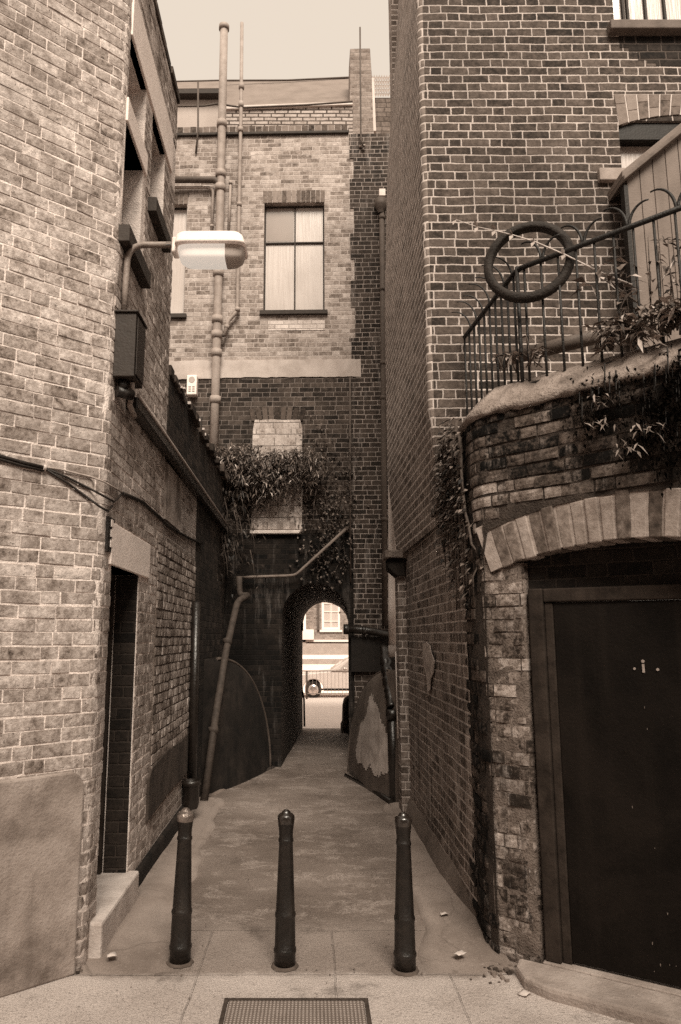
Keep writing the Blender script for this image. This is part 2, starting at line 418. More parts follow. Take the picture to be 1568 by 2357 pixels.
def asphalt():
    k = NT('alley_asphalt', .8, .3); co = k.coords()
    n = k.noise(co, .8, 5, .62); f = k.noise(co, 150, 2, .7); g = k.noise(co, 55, 3, .75); m = k.noise(co, 9, 5, .7)
    c = k.ramp(n, [(.3, sep(.115)), (.5, sep(.165)), (.72, sep(.22))])
    worn = k.step(k.add(k.noise(k.scale(co, (.9, 1.3, 1)), 2.0, 7, .74), k.mul(k.sub(m, .5), .5)), .56, .68, 0, .55)
    c = k.mix(k.mul(worn, k.step(g, .35, .6)), c, sep(.34))
    c = k.mix(k.step(f, .48, .66, 0, .6), c, sep(.055))
    c = k.mix(k.step(g, .56, .70, 0, .6), c, sep(.30))
    c = k.mix(k.step(k.noise(co, 30, 3, .6), .64, .72, 0, .6), c, sep(.05))
    c = k.mix(k.step(k.noise(co, 1.7, 6, .7), .54, .66, 0, .45), c, sep(.085))
    k.color(c)
    k.put(k.b.inputs['Roughness'], k.step(n, .3, .7, .6, .9))
    k.bump(k.add(k.add(k.mul(f, .5), g), m), .010, .9)
    return k.m
MAT['asphalt'] = asphalt()
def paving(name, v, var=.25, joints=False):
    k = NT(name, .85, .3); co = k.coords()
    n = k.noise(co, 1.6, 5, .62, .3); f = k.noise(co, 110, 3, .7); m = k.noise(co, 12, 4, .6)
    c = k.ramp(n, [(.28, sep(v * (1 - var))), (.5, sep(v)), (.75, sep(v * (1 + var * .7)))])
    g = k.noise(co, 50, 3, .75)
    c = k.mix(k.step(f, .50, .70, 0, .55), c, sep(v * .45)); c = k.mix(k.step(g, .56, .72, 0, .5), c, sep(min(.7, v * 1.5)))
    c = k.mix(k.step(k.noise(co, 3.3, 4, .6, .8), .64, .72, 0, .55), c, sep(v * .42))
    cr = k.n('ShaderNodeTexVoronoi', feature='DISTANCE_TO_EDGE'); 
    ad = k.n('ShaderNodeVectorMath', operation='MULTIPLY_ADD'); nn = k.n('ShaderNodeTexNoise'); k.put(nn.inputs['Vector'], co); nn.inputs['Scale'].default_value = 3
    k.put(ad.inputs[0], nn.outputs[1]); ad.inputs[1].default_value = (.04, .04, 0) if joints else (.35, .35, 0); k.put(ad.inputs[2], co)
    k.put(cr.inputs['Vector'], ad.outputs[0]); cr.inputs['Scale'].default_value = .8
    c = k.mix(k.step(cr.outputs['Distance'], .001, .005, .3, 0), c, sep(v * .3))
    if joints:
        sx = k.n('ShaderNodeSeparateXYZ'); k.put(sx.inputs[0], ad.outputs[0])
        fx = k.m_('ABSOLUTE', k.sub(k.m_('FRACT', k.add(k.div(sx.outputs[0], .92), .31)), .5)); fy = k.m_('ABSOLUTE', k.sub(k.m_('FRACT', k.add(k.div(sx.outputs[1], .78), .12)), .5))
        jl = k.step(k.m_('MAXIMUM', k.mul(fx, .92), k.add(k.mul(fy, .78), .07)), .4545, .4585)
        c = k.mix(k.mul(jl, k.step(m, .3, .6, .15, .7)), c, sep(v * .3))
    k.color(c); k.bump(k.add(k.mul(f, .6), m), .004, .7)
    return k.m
MAT['paving'] = paving('pavement_slabs', .40, .3, True)
MAT['gutter'] = paving('concrete_channel', .235, .4)
MAT['apron'] = paving('concrete_apron', .23, .35)
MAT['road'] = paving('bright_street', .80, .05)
MAT['ground'] = paving('ground_earth', .3)

def alley():
    k = NT('alley_ground', .8, .3); co = k.coords()
    sx = k.n('ShaderNodeSeparateXYZ'); k.put(sx.inputs[0], co); x, y = sx.outputs[0], sx.outputs[1]
    n = k.noise(co, .8, 5, .62); f = k.noise(co, 150, 2, .7); g = k.noise(co, 55, 3, .75); m = k.noise(co, 9, 5, .7); e = k.noise(co, 2.6, 5, .65)
    y2 = k.add(y, k.add(k.mul(k.sub(e, .5), .35), k.mul(k.sub(m, .5), .10)))
    pv = k.ramp(n, [(.3, sep(.38)), (.5, sep(.52)), (.72, sep(.62))])
    ap = k.ramp(n, [(.3, sep(.20)), (.5, sep(.27)), (.72, sep(.34))])
    asp = k.ramp(n, [(.3, sep(.115)), (.5, sep(.17)), (.72, sep(.235))])
    worn = k.step(k.add(k.noise(k.scale(co, (.9, 1.3, 1)), 2.0, 7, .74), k.mul(k.sub(m, .5), .5)), .50, .62, 0, .8)
    asp = k.mix(k.mul(worn, k.step(g, .35, .6)), asp, sep(.33))
    c = k.mix(k.step(y2, 4.22, 4.36), pv, ap)
    c = k.mix(k.step(y2, 4.78, 5.25), c, asp)
    c = k.mix(k.step(f, .48, .66, 0, .5), c, sep(.05))
    c = k.mix(k.step(g, .57, .70, 0, .4), c, sep(.32))
    c = k.mix(k.step(k.noise(co, 30, 3, .6), .64, .72, 0, .55), c, sep(.045))
    c = k.mix(k.step(k.noise(co, 1.9, 6, .7), .55, .66, 0, .45), c, sep(.075))
    # broken joints between slabs near the street
    def line(v, at, w): return k.step(k.m_('ABSOLUTE', k.sub(v, at)), w * .4, w, 1, 0)
    xw = k.add(x, k.mul(k.sub(e, .5), .03)); yw = k.add(y, k.mul(k.sub(e, .5), .04))
    jl = k.m_('MAXIMUM', line(yw, 4.30, .007), k.m_('MAXIMUM', line(yw, 4.92, .006), k.mul(k.m_('MAXIMUM', line(xw, .12, .006), k.m_('MAXIMUM', line(xw, -.62, .006), line(xw, .74, .006))), k.step(y, 4.9, 4.95, 1, 0))))
    c = k.mix(k.mul(jl, k.step(m, .44, .62, 0, .4)), c, sep(.08))
    k.color(c); k.put(k.b.inputs['Roughness'], k.step(n, .3, .7, .6, .9))
    k.bump(k.sub(k.add(k.add(k.mul(f, .5), g), m), k.mul(jl, .8)), .010, .9)
    return k.m
MAT['alley'] = alley()
def checker():
    k = NT('chequer_plate', .6, .4); co = k.coords()
    sx = k.n('ShaderNodeSeparateXYZ'); k.put(sx.inputs[0], co)
    a = k.m_('SINE', k.mul(sx.outputs[0], 2 * math.pi / .036)); b = k.m_('SINE', k.mul(sx.outputs[1], 2 * math.pi / .036))
    p = k.mul(a, b); w = k.step(k.m_('ABSOLUTE', p), .35, .6)
    n = k.noise(co, 7, 4)
    k.color(k.mix(w, k.mix(n, sep(.10), sep(.2)), k.mix(n, sep(.3), sep(.46)))); k.bump(w, .006, 1)
    return k.m
MAT['checker'] = checker()

# ------------------------------------------------------------------ walls
def wall(name, p, d, s0, s1, z0, z1, mat, parent, holes=(), thick=.25, out=None, extra_s=(), back=True, top=True, ends=True, zb=None):
    """straight wall from plan point p along unit d; out = plan normal towards the viewer; holes = (s0, s1, z0, z1)"""
    d = V((d[0], d[1], 0)).normalized(); p = V((p[0], p[1], 0))
    n = V((d.y, -d.x, 0)) if out is None else V((out[0], out[1], 0)).normalized()
    S = sorted(set([s0, s1] + [h[0] for h in holes] + [h[1] for h in holes] + list(extra_s)))
    Z = sorted(set([z0, z1] + [h[2] for h in holes] + [h[3] for h in holes]))
    S = [q for q in S if s0 - 1e-6 <= q <= s1 + 1e-6]; Z = [q for q in Z if z0 - 1e-6 <= q <= z1 + 1e-6]
    mb = MB()
    P = lambda s, z, k=0.0: p + d * s + V((0, 0, z)) - n * k
    def q(a, b, c, e, want):
        nn = (b - a).cross(c - a)
        mb.face([a, b, c, e] if nn.dot(want) > 0 else [e, c, b, a])
    for i in range(len(S) - 1):
        for j in range(len(Z) - 1):
            cs, cz = (S[i] + S[i + 1]) / 2, (Z[j] + Z[j + 1]) / 2
            if any(h[0] < cs < h[1] and h[2] < cz < h[3] for h in holes): continue
            q(P(S[i], Z[j]), P(S[i + 1], Z[j]), P(S[i + 1], Z[j + 1]), P(S[i], Z[j + 1]), n)
            if back: q(P(S[i], Z[j], thick), P(S[i + 1], Z[j], thick), P(S[i + 1], Z[j + 1], thick), P(S[i], Z[j + 1], thick), -n)
    for h in holes:
        a, b, c, e = h[:4]
        q(P(a, c), P(a, e), P(a, e, thick), P(a, c, thick), d); q(P(b, c), P(b, e), P(b, e, thick), P(b, c, thick), -d)
        q(P(a, c), P(b, c), P(b, c, thick), P(a, c, thick), V((0, 0, 1))); q(P(a, e), P(b, e), P(b, e, thick), P(a, e, thick), V((0, 0, -1)))
    if ends:
        q(P(s0, z0), P(s0, z1), P(s0, z1, thick), P(s0, z0, thick), -d); q(P(s1, z0), P(s1, z1), P(s1, z1, thick), P(s1, z0, thick), d)
    if top: q(P(s0, z1), P(s1, z1), P(s1, z1, thick), P(s0, z1, thick), V((0, 0, 1)))
    return mb.build(name, mat, parent)

def facing(name, pos, s0, s1, z0, z1, mat, parent, skip=None, st=.215, hd=.105, ch=.0762, jt=.011, proud=.010, vary=.005, chip=.004, miss=0.0, seed=1, cuts=(), round_=.0022, smooth=False):
    """a skin of separately modelled, slightly uneven bricks; pos(s, z, k) maps wall coordinates to space"""
    rg = random.Random(seed); mb = MB()
    r = 0; z = z0
    while z < z1 - .02:
        zt_ = min(z + ch - jt, z1)
        s = s0 - rg.uniform(0, st + hd); long_ = (r % 2 == 0)
        waves = rg.uniform(-.004, .004)
        while s < s1:
            L_ = (st if long_ else hd) * rg.uniform(.94, 1.05)
            long_ = not long_ if hd != st else True
            if rg.random() < .06: long_ = not long_
            a, b = s, s + L_; s += L_ + jt * rg.uniform(.35, 1.0)
            pieces = [(max(a, s0), min(b, s1))]
            for q in cuts:
                if z + .01 < q[3] and zt_ - .01 > q[2]:
                    nxt = []
                    for (c0, c1) in pieces:
                        if c1 <= q[0] or c0 >= q[1]: nxt.append((c0, c1)); continue
                        if c0 < q[0]: nxt.append((c0, q[0] - .002))
                        if c1 > q[1]: nxt.append((q[1] + .002, c1))
                    pieces = nxt
            for c0, c1 in pieces:
                if c1 - c0 < .03 or rg.random() < miss: continue
                if skip and skip(c0, c1, z, zt_): continue
                nx = max(2, int((c1 - c0) / .045)); nz_ = 3
                pr = proud + rg.uniform(-vary, vary); tl = rg.uniform(-.02, .02); tz = rg.uniform(-.05, .05)
                dz0, dz1 = rg.uniform(-.003, .003), rg.uniform(-.003, .003)
                rows = []
                for jj in range(nz_ + 1):
                    row = []
                    for ii in range(nx + 1):
                        ei, ej = ii in (0, nx), jj in (0, nz_)
                        k_ = pr + tl * ((c1 - c0) * (ii / nx - .5)) + tz * (ch * (jj / nz_ - .5))
                        if ei or ej: k_ -= round_ + abs(rg.gauss(0, chip * .4)) + (round_ if ei and ej else 0)
                        else: k_ += rg.uniform(-.0006, .0006)
                        k_ = max(k_, .001)
                        ss_ = c0 + (c1 - c0) * ii / nx; zz_ = z + (zt_ - z) * jj / nz_ + waves + dz0 + (dz1 - dz0) * ii / nx
                        js = rg.uniform(0, chip * .6); jz = rg.uniform(0, chip * .35)
                        if ii == 0: ss_ += js
                        if ii == nx: ss_ -= js
                        if jj == 0: zz_ += jz
                        if jj == nz_: zz_ -= jz
                        row.append((ss_, zz_, k_))
                    rows.append(row)
                ids = mb.grid([[pos(*q_) for q_ in row] for row in rows], smooth)
                rim = [(0, i) for i in range(nx + 1)] + [(j, nx) for j in range(1, nz_ + 1)] + [(nz_, i) for i in range(nx - 1, -1, -1)] + [(j, 0) for j in range(nz_ - 1, 0, -1)]
                base_ = [mb.vert(pos(rows[j][i][0], rows[j][i][1], -.015)) for j, i in rim]
                for q_ in range(len(rim)):
                    w_ = (q_ + 1) % len(rim)
                    mb.f.append([ids[rim[w_][0]][rim[w_][1]], ids[rim[q_][0]][rim[q_][1]], base_[q_], base_[w_]]); mb.uv.append(None); mb.sm.append(False); mb.mi.append(0)
        r += 1; z += ch
    return mb.build(name, mat, parent)

def plan_frame(p, d, out=None):
    d = V((d[0], d[1], 0)).normalized(); n = V((d.y, -d.x, 0)) if out is None else V((out[0], out[1], 0)).normalized()
    p0 = V((p[0], p[1], 0))
    return (lambda s, z, k=0.0: p0 + d * s + V((0, 0, z)) + n * k), d, n       # k > 0 stands proud
def s_of(pt, p, d):
    d = V((d[0], d[1], 0)).normalized(); return (pt - V((p[0], p[1], 0))).dot(d)
def slab(name, F, d, n, s0, s1, z0, z1, k0, k1, mat, parent, bevel=0):
    mb = MB(); mb.obox(F(s0, z0, k0), d * (s1 - s0), V((0, 0, z1 - z0)), n * (k1 - k0)); return mb.build(name, mat, parent, bevel)

def pipe_thing(name, label, cat, segs, r, mat, collars=(), group=None, n=14, base=None, brackets=()):
    root = thing(name, label, cat, base or segs[0])
    if group: root['group'] = group
    mb = MB(); mb.tube(segs, r, n); mb.build('pipe', mat, root)
    for c in collars:
        p, ax = V(c[0]), V(c[1]).normalized(); rr = c[2] if len(c) > 2 else r * 1.32; hl = c[3] if len(c) > 3 else r * .8
        m2 = MB(); m2.tube([p - ax * hl, p - ax * hl * .98, p + ax * hl * .98, p + ax * hl], [rr * .9, rr, rr, rr * .9], n); m2.build('collar', mat, root)
    return root

def bend(a, b, c, r, n=6):
    """points rounding the corner b"""
    a, b, c = V(a), V(b), V(c)
    u = (a - b).normalized(); w = (c - b).normalized()
    p, q = b + u * r, b + w * r
    return [((1 - t) ** 2) * p + 2 * t * (1 - t) * b + t * t * q for t in [i / n for i in range(n + 1)]]

def leafmesh(mb, p, dirv, L, W, droop=.3, roll=None):
    p = V(p); d = V(dirv).normalized()
    side = d.cross(V((random.uniform(-.6, .6), random.uniform(-.6, .6), 1))).normalized()
    nn = side.cross(d).normalized()
    a = p; m = p + d * L * .45 - V((0, 0, droop * L * .2)); t = p + d * L - V((0, 0, droop * L))
    l, r_ = m + side * W * .5 + nn * W * .12, m - side * W * .5 + nn * W * .12
    i = [mb.vert(q) for q in (a, l, t, r_, m)]
    for f in ((i[0], i[4], i[1]), (i[1], i[4], i[2]), (i[2], i[4], i[3]), (i[3], i[4], i[0])):
        mb.f.append(list(f)); mb.uv.append(None); mb.sm.append(True); mb.mi.append(0)

#=====================================================================================================================
# SETTING: ground
#=====================================================================================================================
def sheet(name, poly, mat, dz, n=1):
    mb = MB(); mb.face([V((x, y, (gz(y) + dz))) for x, y in poly][::1]); return setting(mb.build(name, mat))
mb = MB()
ys = [-40, 4, 16, 40, 120]
for a, b in zip(ys, ys[1:]):
    mb.face([(-120, a, gz(a) - .012), (120, a, gz(a) - .012), (120, b, gz(b) - .012), (-120, b, gz(b) - .012)])
setting(mb.build('ground', MAT['ground']))
# alley floor, slightly dished
AL = lambda Y: -1.30 - .012 * (Y - 4.4)
AR = lambda Y: 1.06 - .008 * (Y - 4.6)
mb = MB(); rows = []
YS = [.2 + .25 * i for i in range(16)] + [4.2 + .12 * i for i in range(102)]
for Y in YS:
    w_ = 4.0 if Y < 4.25 else 1.6
    dish = .014 * min(1, max(0, (Y - 4.3) / .8))
    rows.append([V((-w_ + 2 * w_ * j / 24, Y, gz(Y) + .004 + dish * abs(j / 12 - 1) ** 2 + random.uniform(-.0015, .0015))) for j in range(25)])
mb.grid(rows, True); setting(mb.build('alley_path', MAT['alley']))
# channels beside the walls: two strips, the outer one higher
def strip(name, pts, mat, h):
    mb = MB()
    n = len(pts)
    def jit(): return random.uniform(-.006, .006)
    L = [V((p[0][0] + jit(), p[0][1], gz(p[0][1]))) for p in pts]; Rr = [V((p[1][0] + jit(), p[1][1], gz(p[1][1]))) for p in pts]
    U = V((0, 0, h)); up2 = V((0, 0, h * .92))
    mb.grid([[a - V((0, 0, .02)) for a in L], [a + up2 for a in L], [a + (b - a) * .15 + U for a, b in zip(L, Rr)], [a + (b - a) * .85 + U for a, b in zip(L, Rr)], [b + up2 for b in Rr], [b - V((0, 0, .02)) for b in Rr]], False)
    return setting(mb.build(name, mat))
def channel(pts_of, name, mat, Ya, Yb, n):
    mb = MB(); rows = []
    for i in range(n + 1):
        Y = Ya + (Yb - Ya) * i / n
        xw, xe, f = pts_of(Y); f = f * min(1, max(0, (Y - Ya) / .5))
        j = random.uniform(-.006, .006) + .022 * math.sin(Y * 5.3) + .014 * math.sin(Y * 11.7 + 1); d_ = xe - xw
        row = []
        for t, h in ((0, .055), (.28, .042), (.34, .026), (.40, .040), (.62, .034), (.72, .030), (.78, .014), (.84, .028), (1.0, .016), (1.04, -.02)):
            row.append(V((xw + d_ * t + (j if t > .9 else j * .3), Y, gz(Y) + (h * f if h > 0 else -.02) + .012 * (t < 1.02) * min(1, (Y - Ya) / .3 + .15) - .001)))
        rows.append(row)
    if rows[0][0].x > rows[0][-1].x: rows = rows[::-1]
    mb.grid(rows, True); return setting(mb.build(name, mat))
channel(lambda Y: (AL(Y) - .06, AL(Y) + .42 + .10 * max(0, 5.3 - Y) - .03 * (Y - 5.3), 1), 'channel', MAT['gutter'], 4.29, 8.8, 42)
channel(lambda Y: (AR(Y) + .04, AR(Y) - .34 - .10 * max(0, 5.2 - Y) + .025 * (Y - 5.2), 1), 'channel', MAT['gutter'], 4.29, 8.5, 42)
# far street
mb = MB()
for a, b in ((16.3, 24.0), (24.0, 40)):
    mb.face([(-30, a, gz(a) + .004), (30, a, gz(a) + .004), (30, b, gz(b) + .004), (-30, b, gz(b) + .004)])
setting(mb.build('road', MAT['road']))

#=====================================================================================================================
# LEFT BUILDING
#=====================================================================================================================
C0 = (-1.265, 4.37)
d1 = V((-.74, -.6725, 0)).normalized()          # along the street front, away from the corner
n1 = V((-d1.y, d1.x, 0)); n1 = n1 if n1.y < 0 else -n1
DL = V((-.012, 1, 0)).normalized(); nL = V((1, .012, 0)).normalized()
LB = thing('brick_building', 'tall pale brick building with whitewashed lintels and a dark doorway beside the street lamp', 'building', (C0[0], C0[1], 0))
ZT = 6.85
YE = 6.2
FLs, dLs, nLs = plan_frame(C0, DL, nL)
sY = lambda Y: (Y - C0[1]) / DL.y
r0 = .05
# street front
wall('front_wall', (C0[0] + d1.x * r0, C0[1] + d1.y * r0), d1, 0, 4.5, 0, ZT, MAT['mortar_l'], LB, out=n1, thick=.3)
# rounded arris between the two faces
mb = MB(); A = V((C0[0], C0[1], 0)) + d1 * r0; B = V((C0[0], C0[1], 0)) + DL * r0; Cc = V((C0[0], C0[1], 0))
arc = [((1 - t) ** 2) * A + 2 * t * (1 - t) * Cc + t * t * B for t in [i / 5 for i in range(6)]]
rows = []; uvs = []
for zi in range(0, 46):
    z = ZT * zi / 45
    rows.append([V((a.x + random.uniform(-.003, .003), a.y, z)) for a in arc]); uvs.append([(20 + i * .02, z) for i in range(6)])
mb.grid(rows, True, uvs); mb.build('corner_mortar', MAT['mortar_l'], LB)
sDoor0, sDoor1 = sY(4.58), sY(5.36)
w1 = (sY(4.44), sY(4.96)); w2 = (sY(5.2), sY(5.72))
holesL = [(sDoor0, sDoor1, .15, 2.24), (w1[0], w1[1], 4.46, 5.24), (w1[0], w1[1], 5.42, 5.92), (w2[0], w2[1], 5.15, 5.92)]
wall('side_wall', C0, DL, r0, sY(YE), 0, 6.3, MAT['mortar_l'], LB, holes=holesL, out=nL, thick=.3)
wall('parapet_wall', C0, DL, r0, sY(YE), 6.3005, ZT - .065, brick('sooty_pale_brick', .06, .34, .40, var=.5, soot=.8, soot_scale=1.6, streak=.6, streak_col=.03, mw=.010, wob=.010, smear=.5, bump=.016, seed=7, grit=1.8), LB, out=nL, thick=.3)
# closing walls and flat roof
q1 = V((C0[0], C0[1], 0)) + d1 * 4.5
mb = MB(); mb.obox((C0[0] - .012 * 1.8 - 5, YE - .28, 0), (5 - .02, 0, 0), (0, .27, 0), (0, 0, ZT - .01)); mb.build('rear_wall', MAT['pale_side'], LB)
mb = MB(); mb.prism([V((C0[0] - .1, C0[1] + .1, ZT - .4)), V((C0[0] - .15, YE - .1, ZT - .4)), V((-6, YE - .1, ZT - .4)), V((q1.x - .1, q1.y + .3, ZT - .4))], (0, 0, .1)); mb.build('roof', MAT['slate'], LB)
alen = [0.0]
for i in range(5): alen.append(alen[-1] + (arc[i + 1] - arc[i]).length)
La = alen[-1]
def posL(s, z, k):
    if s < 0: return A + d1 * (-s) + n1 * k + V((0, 0, z))
    if s > La: return FLs(r0 + s - La, z, k)
    i = 0
    while i < 4 and s > alen[i + 1]: i += 1
    f = (s - alen[i]) / (alen[i + 1] - alen[i]); p = arc[i].lerp(arc[i + 1], f); nn_ = n1.lerp(nL, (i + f) / 5).normalized()
    return V((p.x, p.y, z)) + nn_ * k
sp = lambda s: La + s - r0
cutsL = [(sp(sDoor0), sp(sDoor1), 0, 2.24), (sp(sY(4.50)), sp(sY(5.64)), 2.22, 2.50), (-9, -.04, -1, 1.0),
         (sp(w1[0] - .05), sp(w1[1] + .10), 4.34, 5.42), (sp(w1[0]), sp(w1[1]), 5.42, 5.93), (sp(w2[0] - .05), sp(w2[1] + .06), 5.03, 5.15), (sp(w2[0]), sp(w2[1]), 5.15, 5.93),
         (sp(r0 + .02), 9, 5.92, 6.30)]
facing('brick_skin', posL, -2.6, sp(sY(YE)), .0, 6.80, MAT['stock_l'], LB, cuts=cutsL, seed=4, proud=.0050, vary=.0024, jt=.0105, chip=.0028, round_=.0003)
# white string course over the windows
slab('string_course', FLs, dLs, nLs, r0 + .02, sY(YE) - .22, 5.92, 6.30, -.05, .016, MAT['lintelw'], LB, .006)
slab('lintel', FLs, dLs, nLs, w1[0] - .02, w1[1] + .08, 5.24, 5.42, -.2, .016, MAT['lintelw'], LB, .006)
# parapet bricks darker at the top
mb = MB(); s = r0 + .02
while s < sY(YE) - .05:
    w_ = min(.226, sY(YE) - s); mb.obox(FLs(s + .004, ZT - .06, -.31), dLs * (w_ - .008), V((0, 0, .07 + random.uniform(0, .025))), nLs * (.325 + random.uniform(-.008, .012))); s += w_
mb.build('parapet', island('sooty_parapet', .05, .18), LB, .008)
def window(F, d, n, s0, s1, z0, z1, depth, parent, fw=.05, glassm=None, framem=None, bars_v=(), bars_h=(), name='window'):
    mb = MB()
    mb.obox(F(s0, z0, -depth - .05), d * fw, V((0, 0, z1 - z0)), n * .05)
    mb.obox(F(s1 - fw, z0, -depth - .05), d * fw, V((0, 0, z1 - z0)), n * .05)
    mb.obox(F(s0 + fw, z0, -depth - .048), d * (s1 - s0 - 2 * fw), V((0, 0, fw)), n * .05)
    mb.obox(F(s0 + fw, z1 - fw, -depth - .048), d * (s1 - s0 - 2 * fw), V((0, 0, fw)), n * .05)
    for b in bars_v: mb.obox(F(b - .011, z0 + fw, -depth - .046), d * .022, V((0, 0, z1 - z0 - 2 * fw)), n * .052)
    for b in bars_h: mb.obox(F(s0 + fw, b - .013, -depth - .047), d * (s1 - s0 - 2 * fw), V((0, 0, .026)), n * .056)
    w = mb.build(name, framem or MAT['frame'], parent, .004)
    g = MB(); g.obox(F(s0 + fw * .5, z0 + fw * .5, -depth - .035), d * (s1 - s0 - fw), V((0, 0, z1 - z0 - fw)), n * .012); g.build('pane', glassm or MAT['glass_dark'], w)
    return w
for (a, b), z0, z1 in ((w1, 4.46, 5.24), (w1, 5.42, 5.92), (w2, 5.15, 5.92)):
    window(FLs, dLs, nLs, a, b, z0, z1, .2, LB, framem=MAT['black'])
slab('sill', FLs, dLs, nLs, w1[0] - .05, w1[1] + .10, 4.34, 4.46, -.2, .07, MAT['darksill'], LB, .006)
slab('sill', FLs, dLs, nLs, w2[0] - .05, w2[1] + .06, 5.03, 5.15, -.2, .07, MAT['darksill'], LB, .006)
# door
slab('door_lintel', FLs, dLs, nLs, sY(4.50), sY(5.64), 2.24, 2.50, -.22, .020, MAT['lintelw'], LB, .004)
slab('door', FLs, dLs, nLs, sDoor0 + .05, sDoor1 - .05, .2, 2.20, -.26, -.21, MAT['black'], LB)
mb = MB()
mb.obox(FLs(sDoor0, .2, -.24), dLs * .05, V((0, 0, 2.04)), nLs * .07); mb.obox(FLs(sDoor1 - .05, .2, -.24), dLs * .05, V((0, 0, 2.04)), nLs * .07)
mb.build('door_frame', MAT['frame'], LB)
slab('door_lining', FLs, dLs, nLs, sDoor1 - .012, sDoor1 + .01, .2, 2.235, -.16, -.006, MAT['tymp'], LB)
slab('door_step', FLs, dLs, nLs, sDoor0 - .12, sDoor1 + .05, -.05, .20, -.27, .075, MAT['stone'], LB, .015)
# rendered plinth on the street front
P1, dd1, nn1 = plan_frame(C0, d1, n1)
mb = MB(); prof = [(.0, 0), (.0, .98), (.03, 1.03), (.07, 1.055), (1.0, 1.05), (4.4, 1.05), (4.4, 0)]
mb.prism([P1(.06 + s, z, 0) for s, z in prof], nn1 * .045); mb.build('plinth', MAT['render'], LB, .012)
# skirting fillet along the side wall
slab('skirting', FLs, dLs, nLs, sDoor1 + .1, sY(8.1), -.05, .14, -.02, .035, MAT['render_dark'], LB, .02)

# yard wall continuing along the alley
YW = thing('yard_wall', 'dark mossy brick wall with crumbling coping running on to the archway', 'wall', (C0[0], YE, 0))
YB = 8.1
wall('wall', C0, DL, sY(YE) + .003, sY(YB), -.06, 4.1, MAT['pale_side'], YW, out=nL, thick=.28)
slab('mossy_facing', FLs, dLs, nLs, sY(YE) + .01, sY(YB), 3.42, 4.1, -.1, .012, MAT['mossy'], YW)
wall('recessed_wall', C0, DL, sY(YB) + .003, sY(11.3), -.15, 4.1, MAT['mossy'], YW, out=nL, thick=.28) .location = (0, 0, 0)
slab('header_mortar', FLs, dLs, nLs, sY(5.98), sY(YB) - .02, .72, 2.62, -.02, .012, MAT['mortar_m'], YW)
facing('header_facing', lambda s, z, k: FLs(s, z, .012 + k), sY(5.98), sY(YB) - .02, .73, 2.61, MAT['stock_h'], YW, st=.105, hd=.105, proud=.008, vary=.004, seed=9, chip=.004, round_=.0008)
slab('rendered_panel', FLs, dLs, nLs, sY(6.22), sY(7.0), 2.80, 3.30, -.02, .016, MAT['render'], YW)
mb = MB(); mb.prism([FLs(s_, z_, -.02) for s_, z_ in ((sY(5.9), .40), (sY(6.8), .43), (sY(YB) - .04, .42), (sY(YB) - .04, .84), (sY(7.4), .80), (sY(6.6), .82), (sY(6.0), .78), (sY(5.9), .72))], nLs * .045); mb.build('rendered_base', plain('sooty_render', .07, .92, .6, 4, stain=.6, stain_v=.02, streak=.5, bump=.006), YW, .01)
mb = MB(); ids = []
for i in range(30):
    a = sY(YE) + i * (sY(11.2) - sY(YE)) / 30; b = sY(YE) + (i + 1) * (sY(11.2) - sY(YE)) / 30
    z = 4.1 + random.uniform(0, .04)
    mb.obox(FLs(a + .003, 4.09, -.30 + random.uniform(-.02, .02)), dLs * (b - a - .006), V((0, 0, z - 4.03)), nLs * (.34 + random.uniform(-.02, .04)))
mb.build('coping', island('mossy_coping', .03, .10), YW, .012)
mb = MB()
for i in range(26):
    s = sY(random.uniform(YE, 10.5)); mb.obox(FLs(s, 4.14, random.uniform(-.06, .03)), dLs * random.uniform(.02, .09), V((0, 0, random.uniform(.01, .03))), nLs * random.uniform(.02, .05))
mb.build('mortar_crumbs', MAT['concrete'], YW)

# long gutter under the mossy part; black trough carries the shadow beneath
GT = thing('gutter', 'long dark sloping gutter fixed along the left alley wall below the mossy coping', 'gutter', FLs(sY(4.75), 3.36))
mb = MB(); mb.obox(FLs(sY(4.75), 3.32, .0), dLs * (11.0 - 4.75), V((0, 0, .085)), nLs * .085); mb.build('trough', MAT['pipe_blk'], GT, .01)
mb = MB(); mb.tube([FLs(sY(4.75), 3.413, .085), FLs(sY(8), 3.413, .085), FLs(sY(11.0), 3.413, .085)], .013, 8); mb.build('rim', MAT['cable_lt'], GT)

#=====================================================================================================================
# STREET LAMP, BOX, CABLES ON THE LEFT BUILDING
#=====================================================================================================================
LP = thing('street_lamp', 'wall mounted street lamp with curved bracket arm and lit glass bowl', 'street lamp', (-1.2, 4.5, 3.76))
YLm = 4.5
a0 = onY(286, 716, YLm); a1 = onY(292, 590, YLm); a2 = onY(300, 566, YLm); a3 = onY(412, 563, YLm)
corner = onY(296, 563, YLm)
arm = [a0, onY(289, 655, YLm)] + bend(onY(289, 655, YLm), corner, a3, .12, 8) + [a3]
mb = MB(); mb.tube(arm, .021, 14); mb.build('bracket_arm', MAT['hub'], LP)
hx0, hx1 = onY(408, 580, YLm).x, onY(568, 580, YLm).x
zt = onY(490, 546, YLm).z; zr = onY(490, 576, YLm).z; zb = onY(490, 609, YLm).z
cy = YLm
def superring(cx, cy_, hx, hy, z, n=32, e=.32):
    out = []
    for k in range(n):
        t = 2 * math.pi * k / n; c, s = math.cos(t), math.sin(t)
        out.append(V((cx + hx * math.copysign(abs(c) ** e, c), cy_ + hy * math.copysign(abs(s) ** e, s), z)))
    return out
cx = (hx0 + hx1) / 2; hx = (hx1 - hx0) / 2
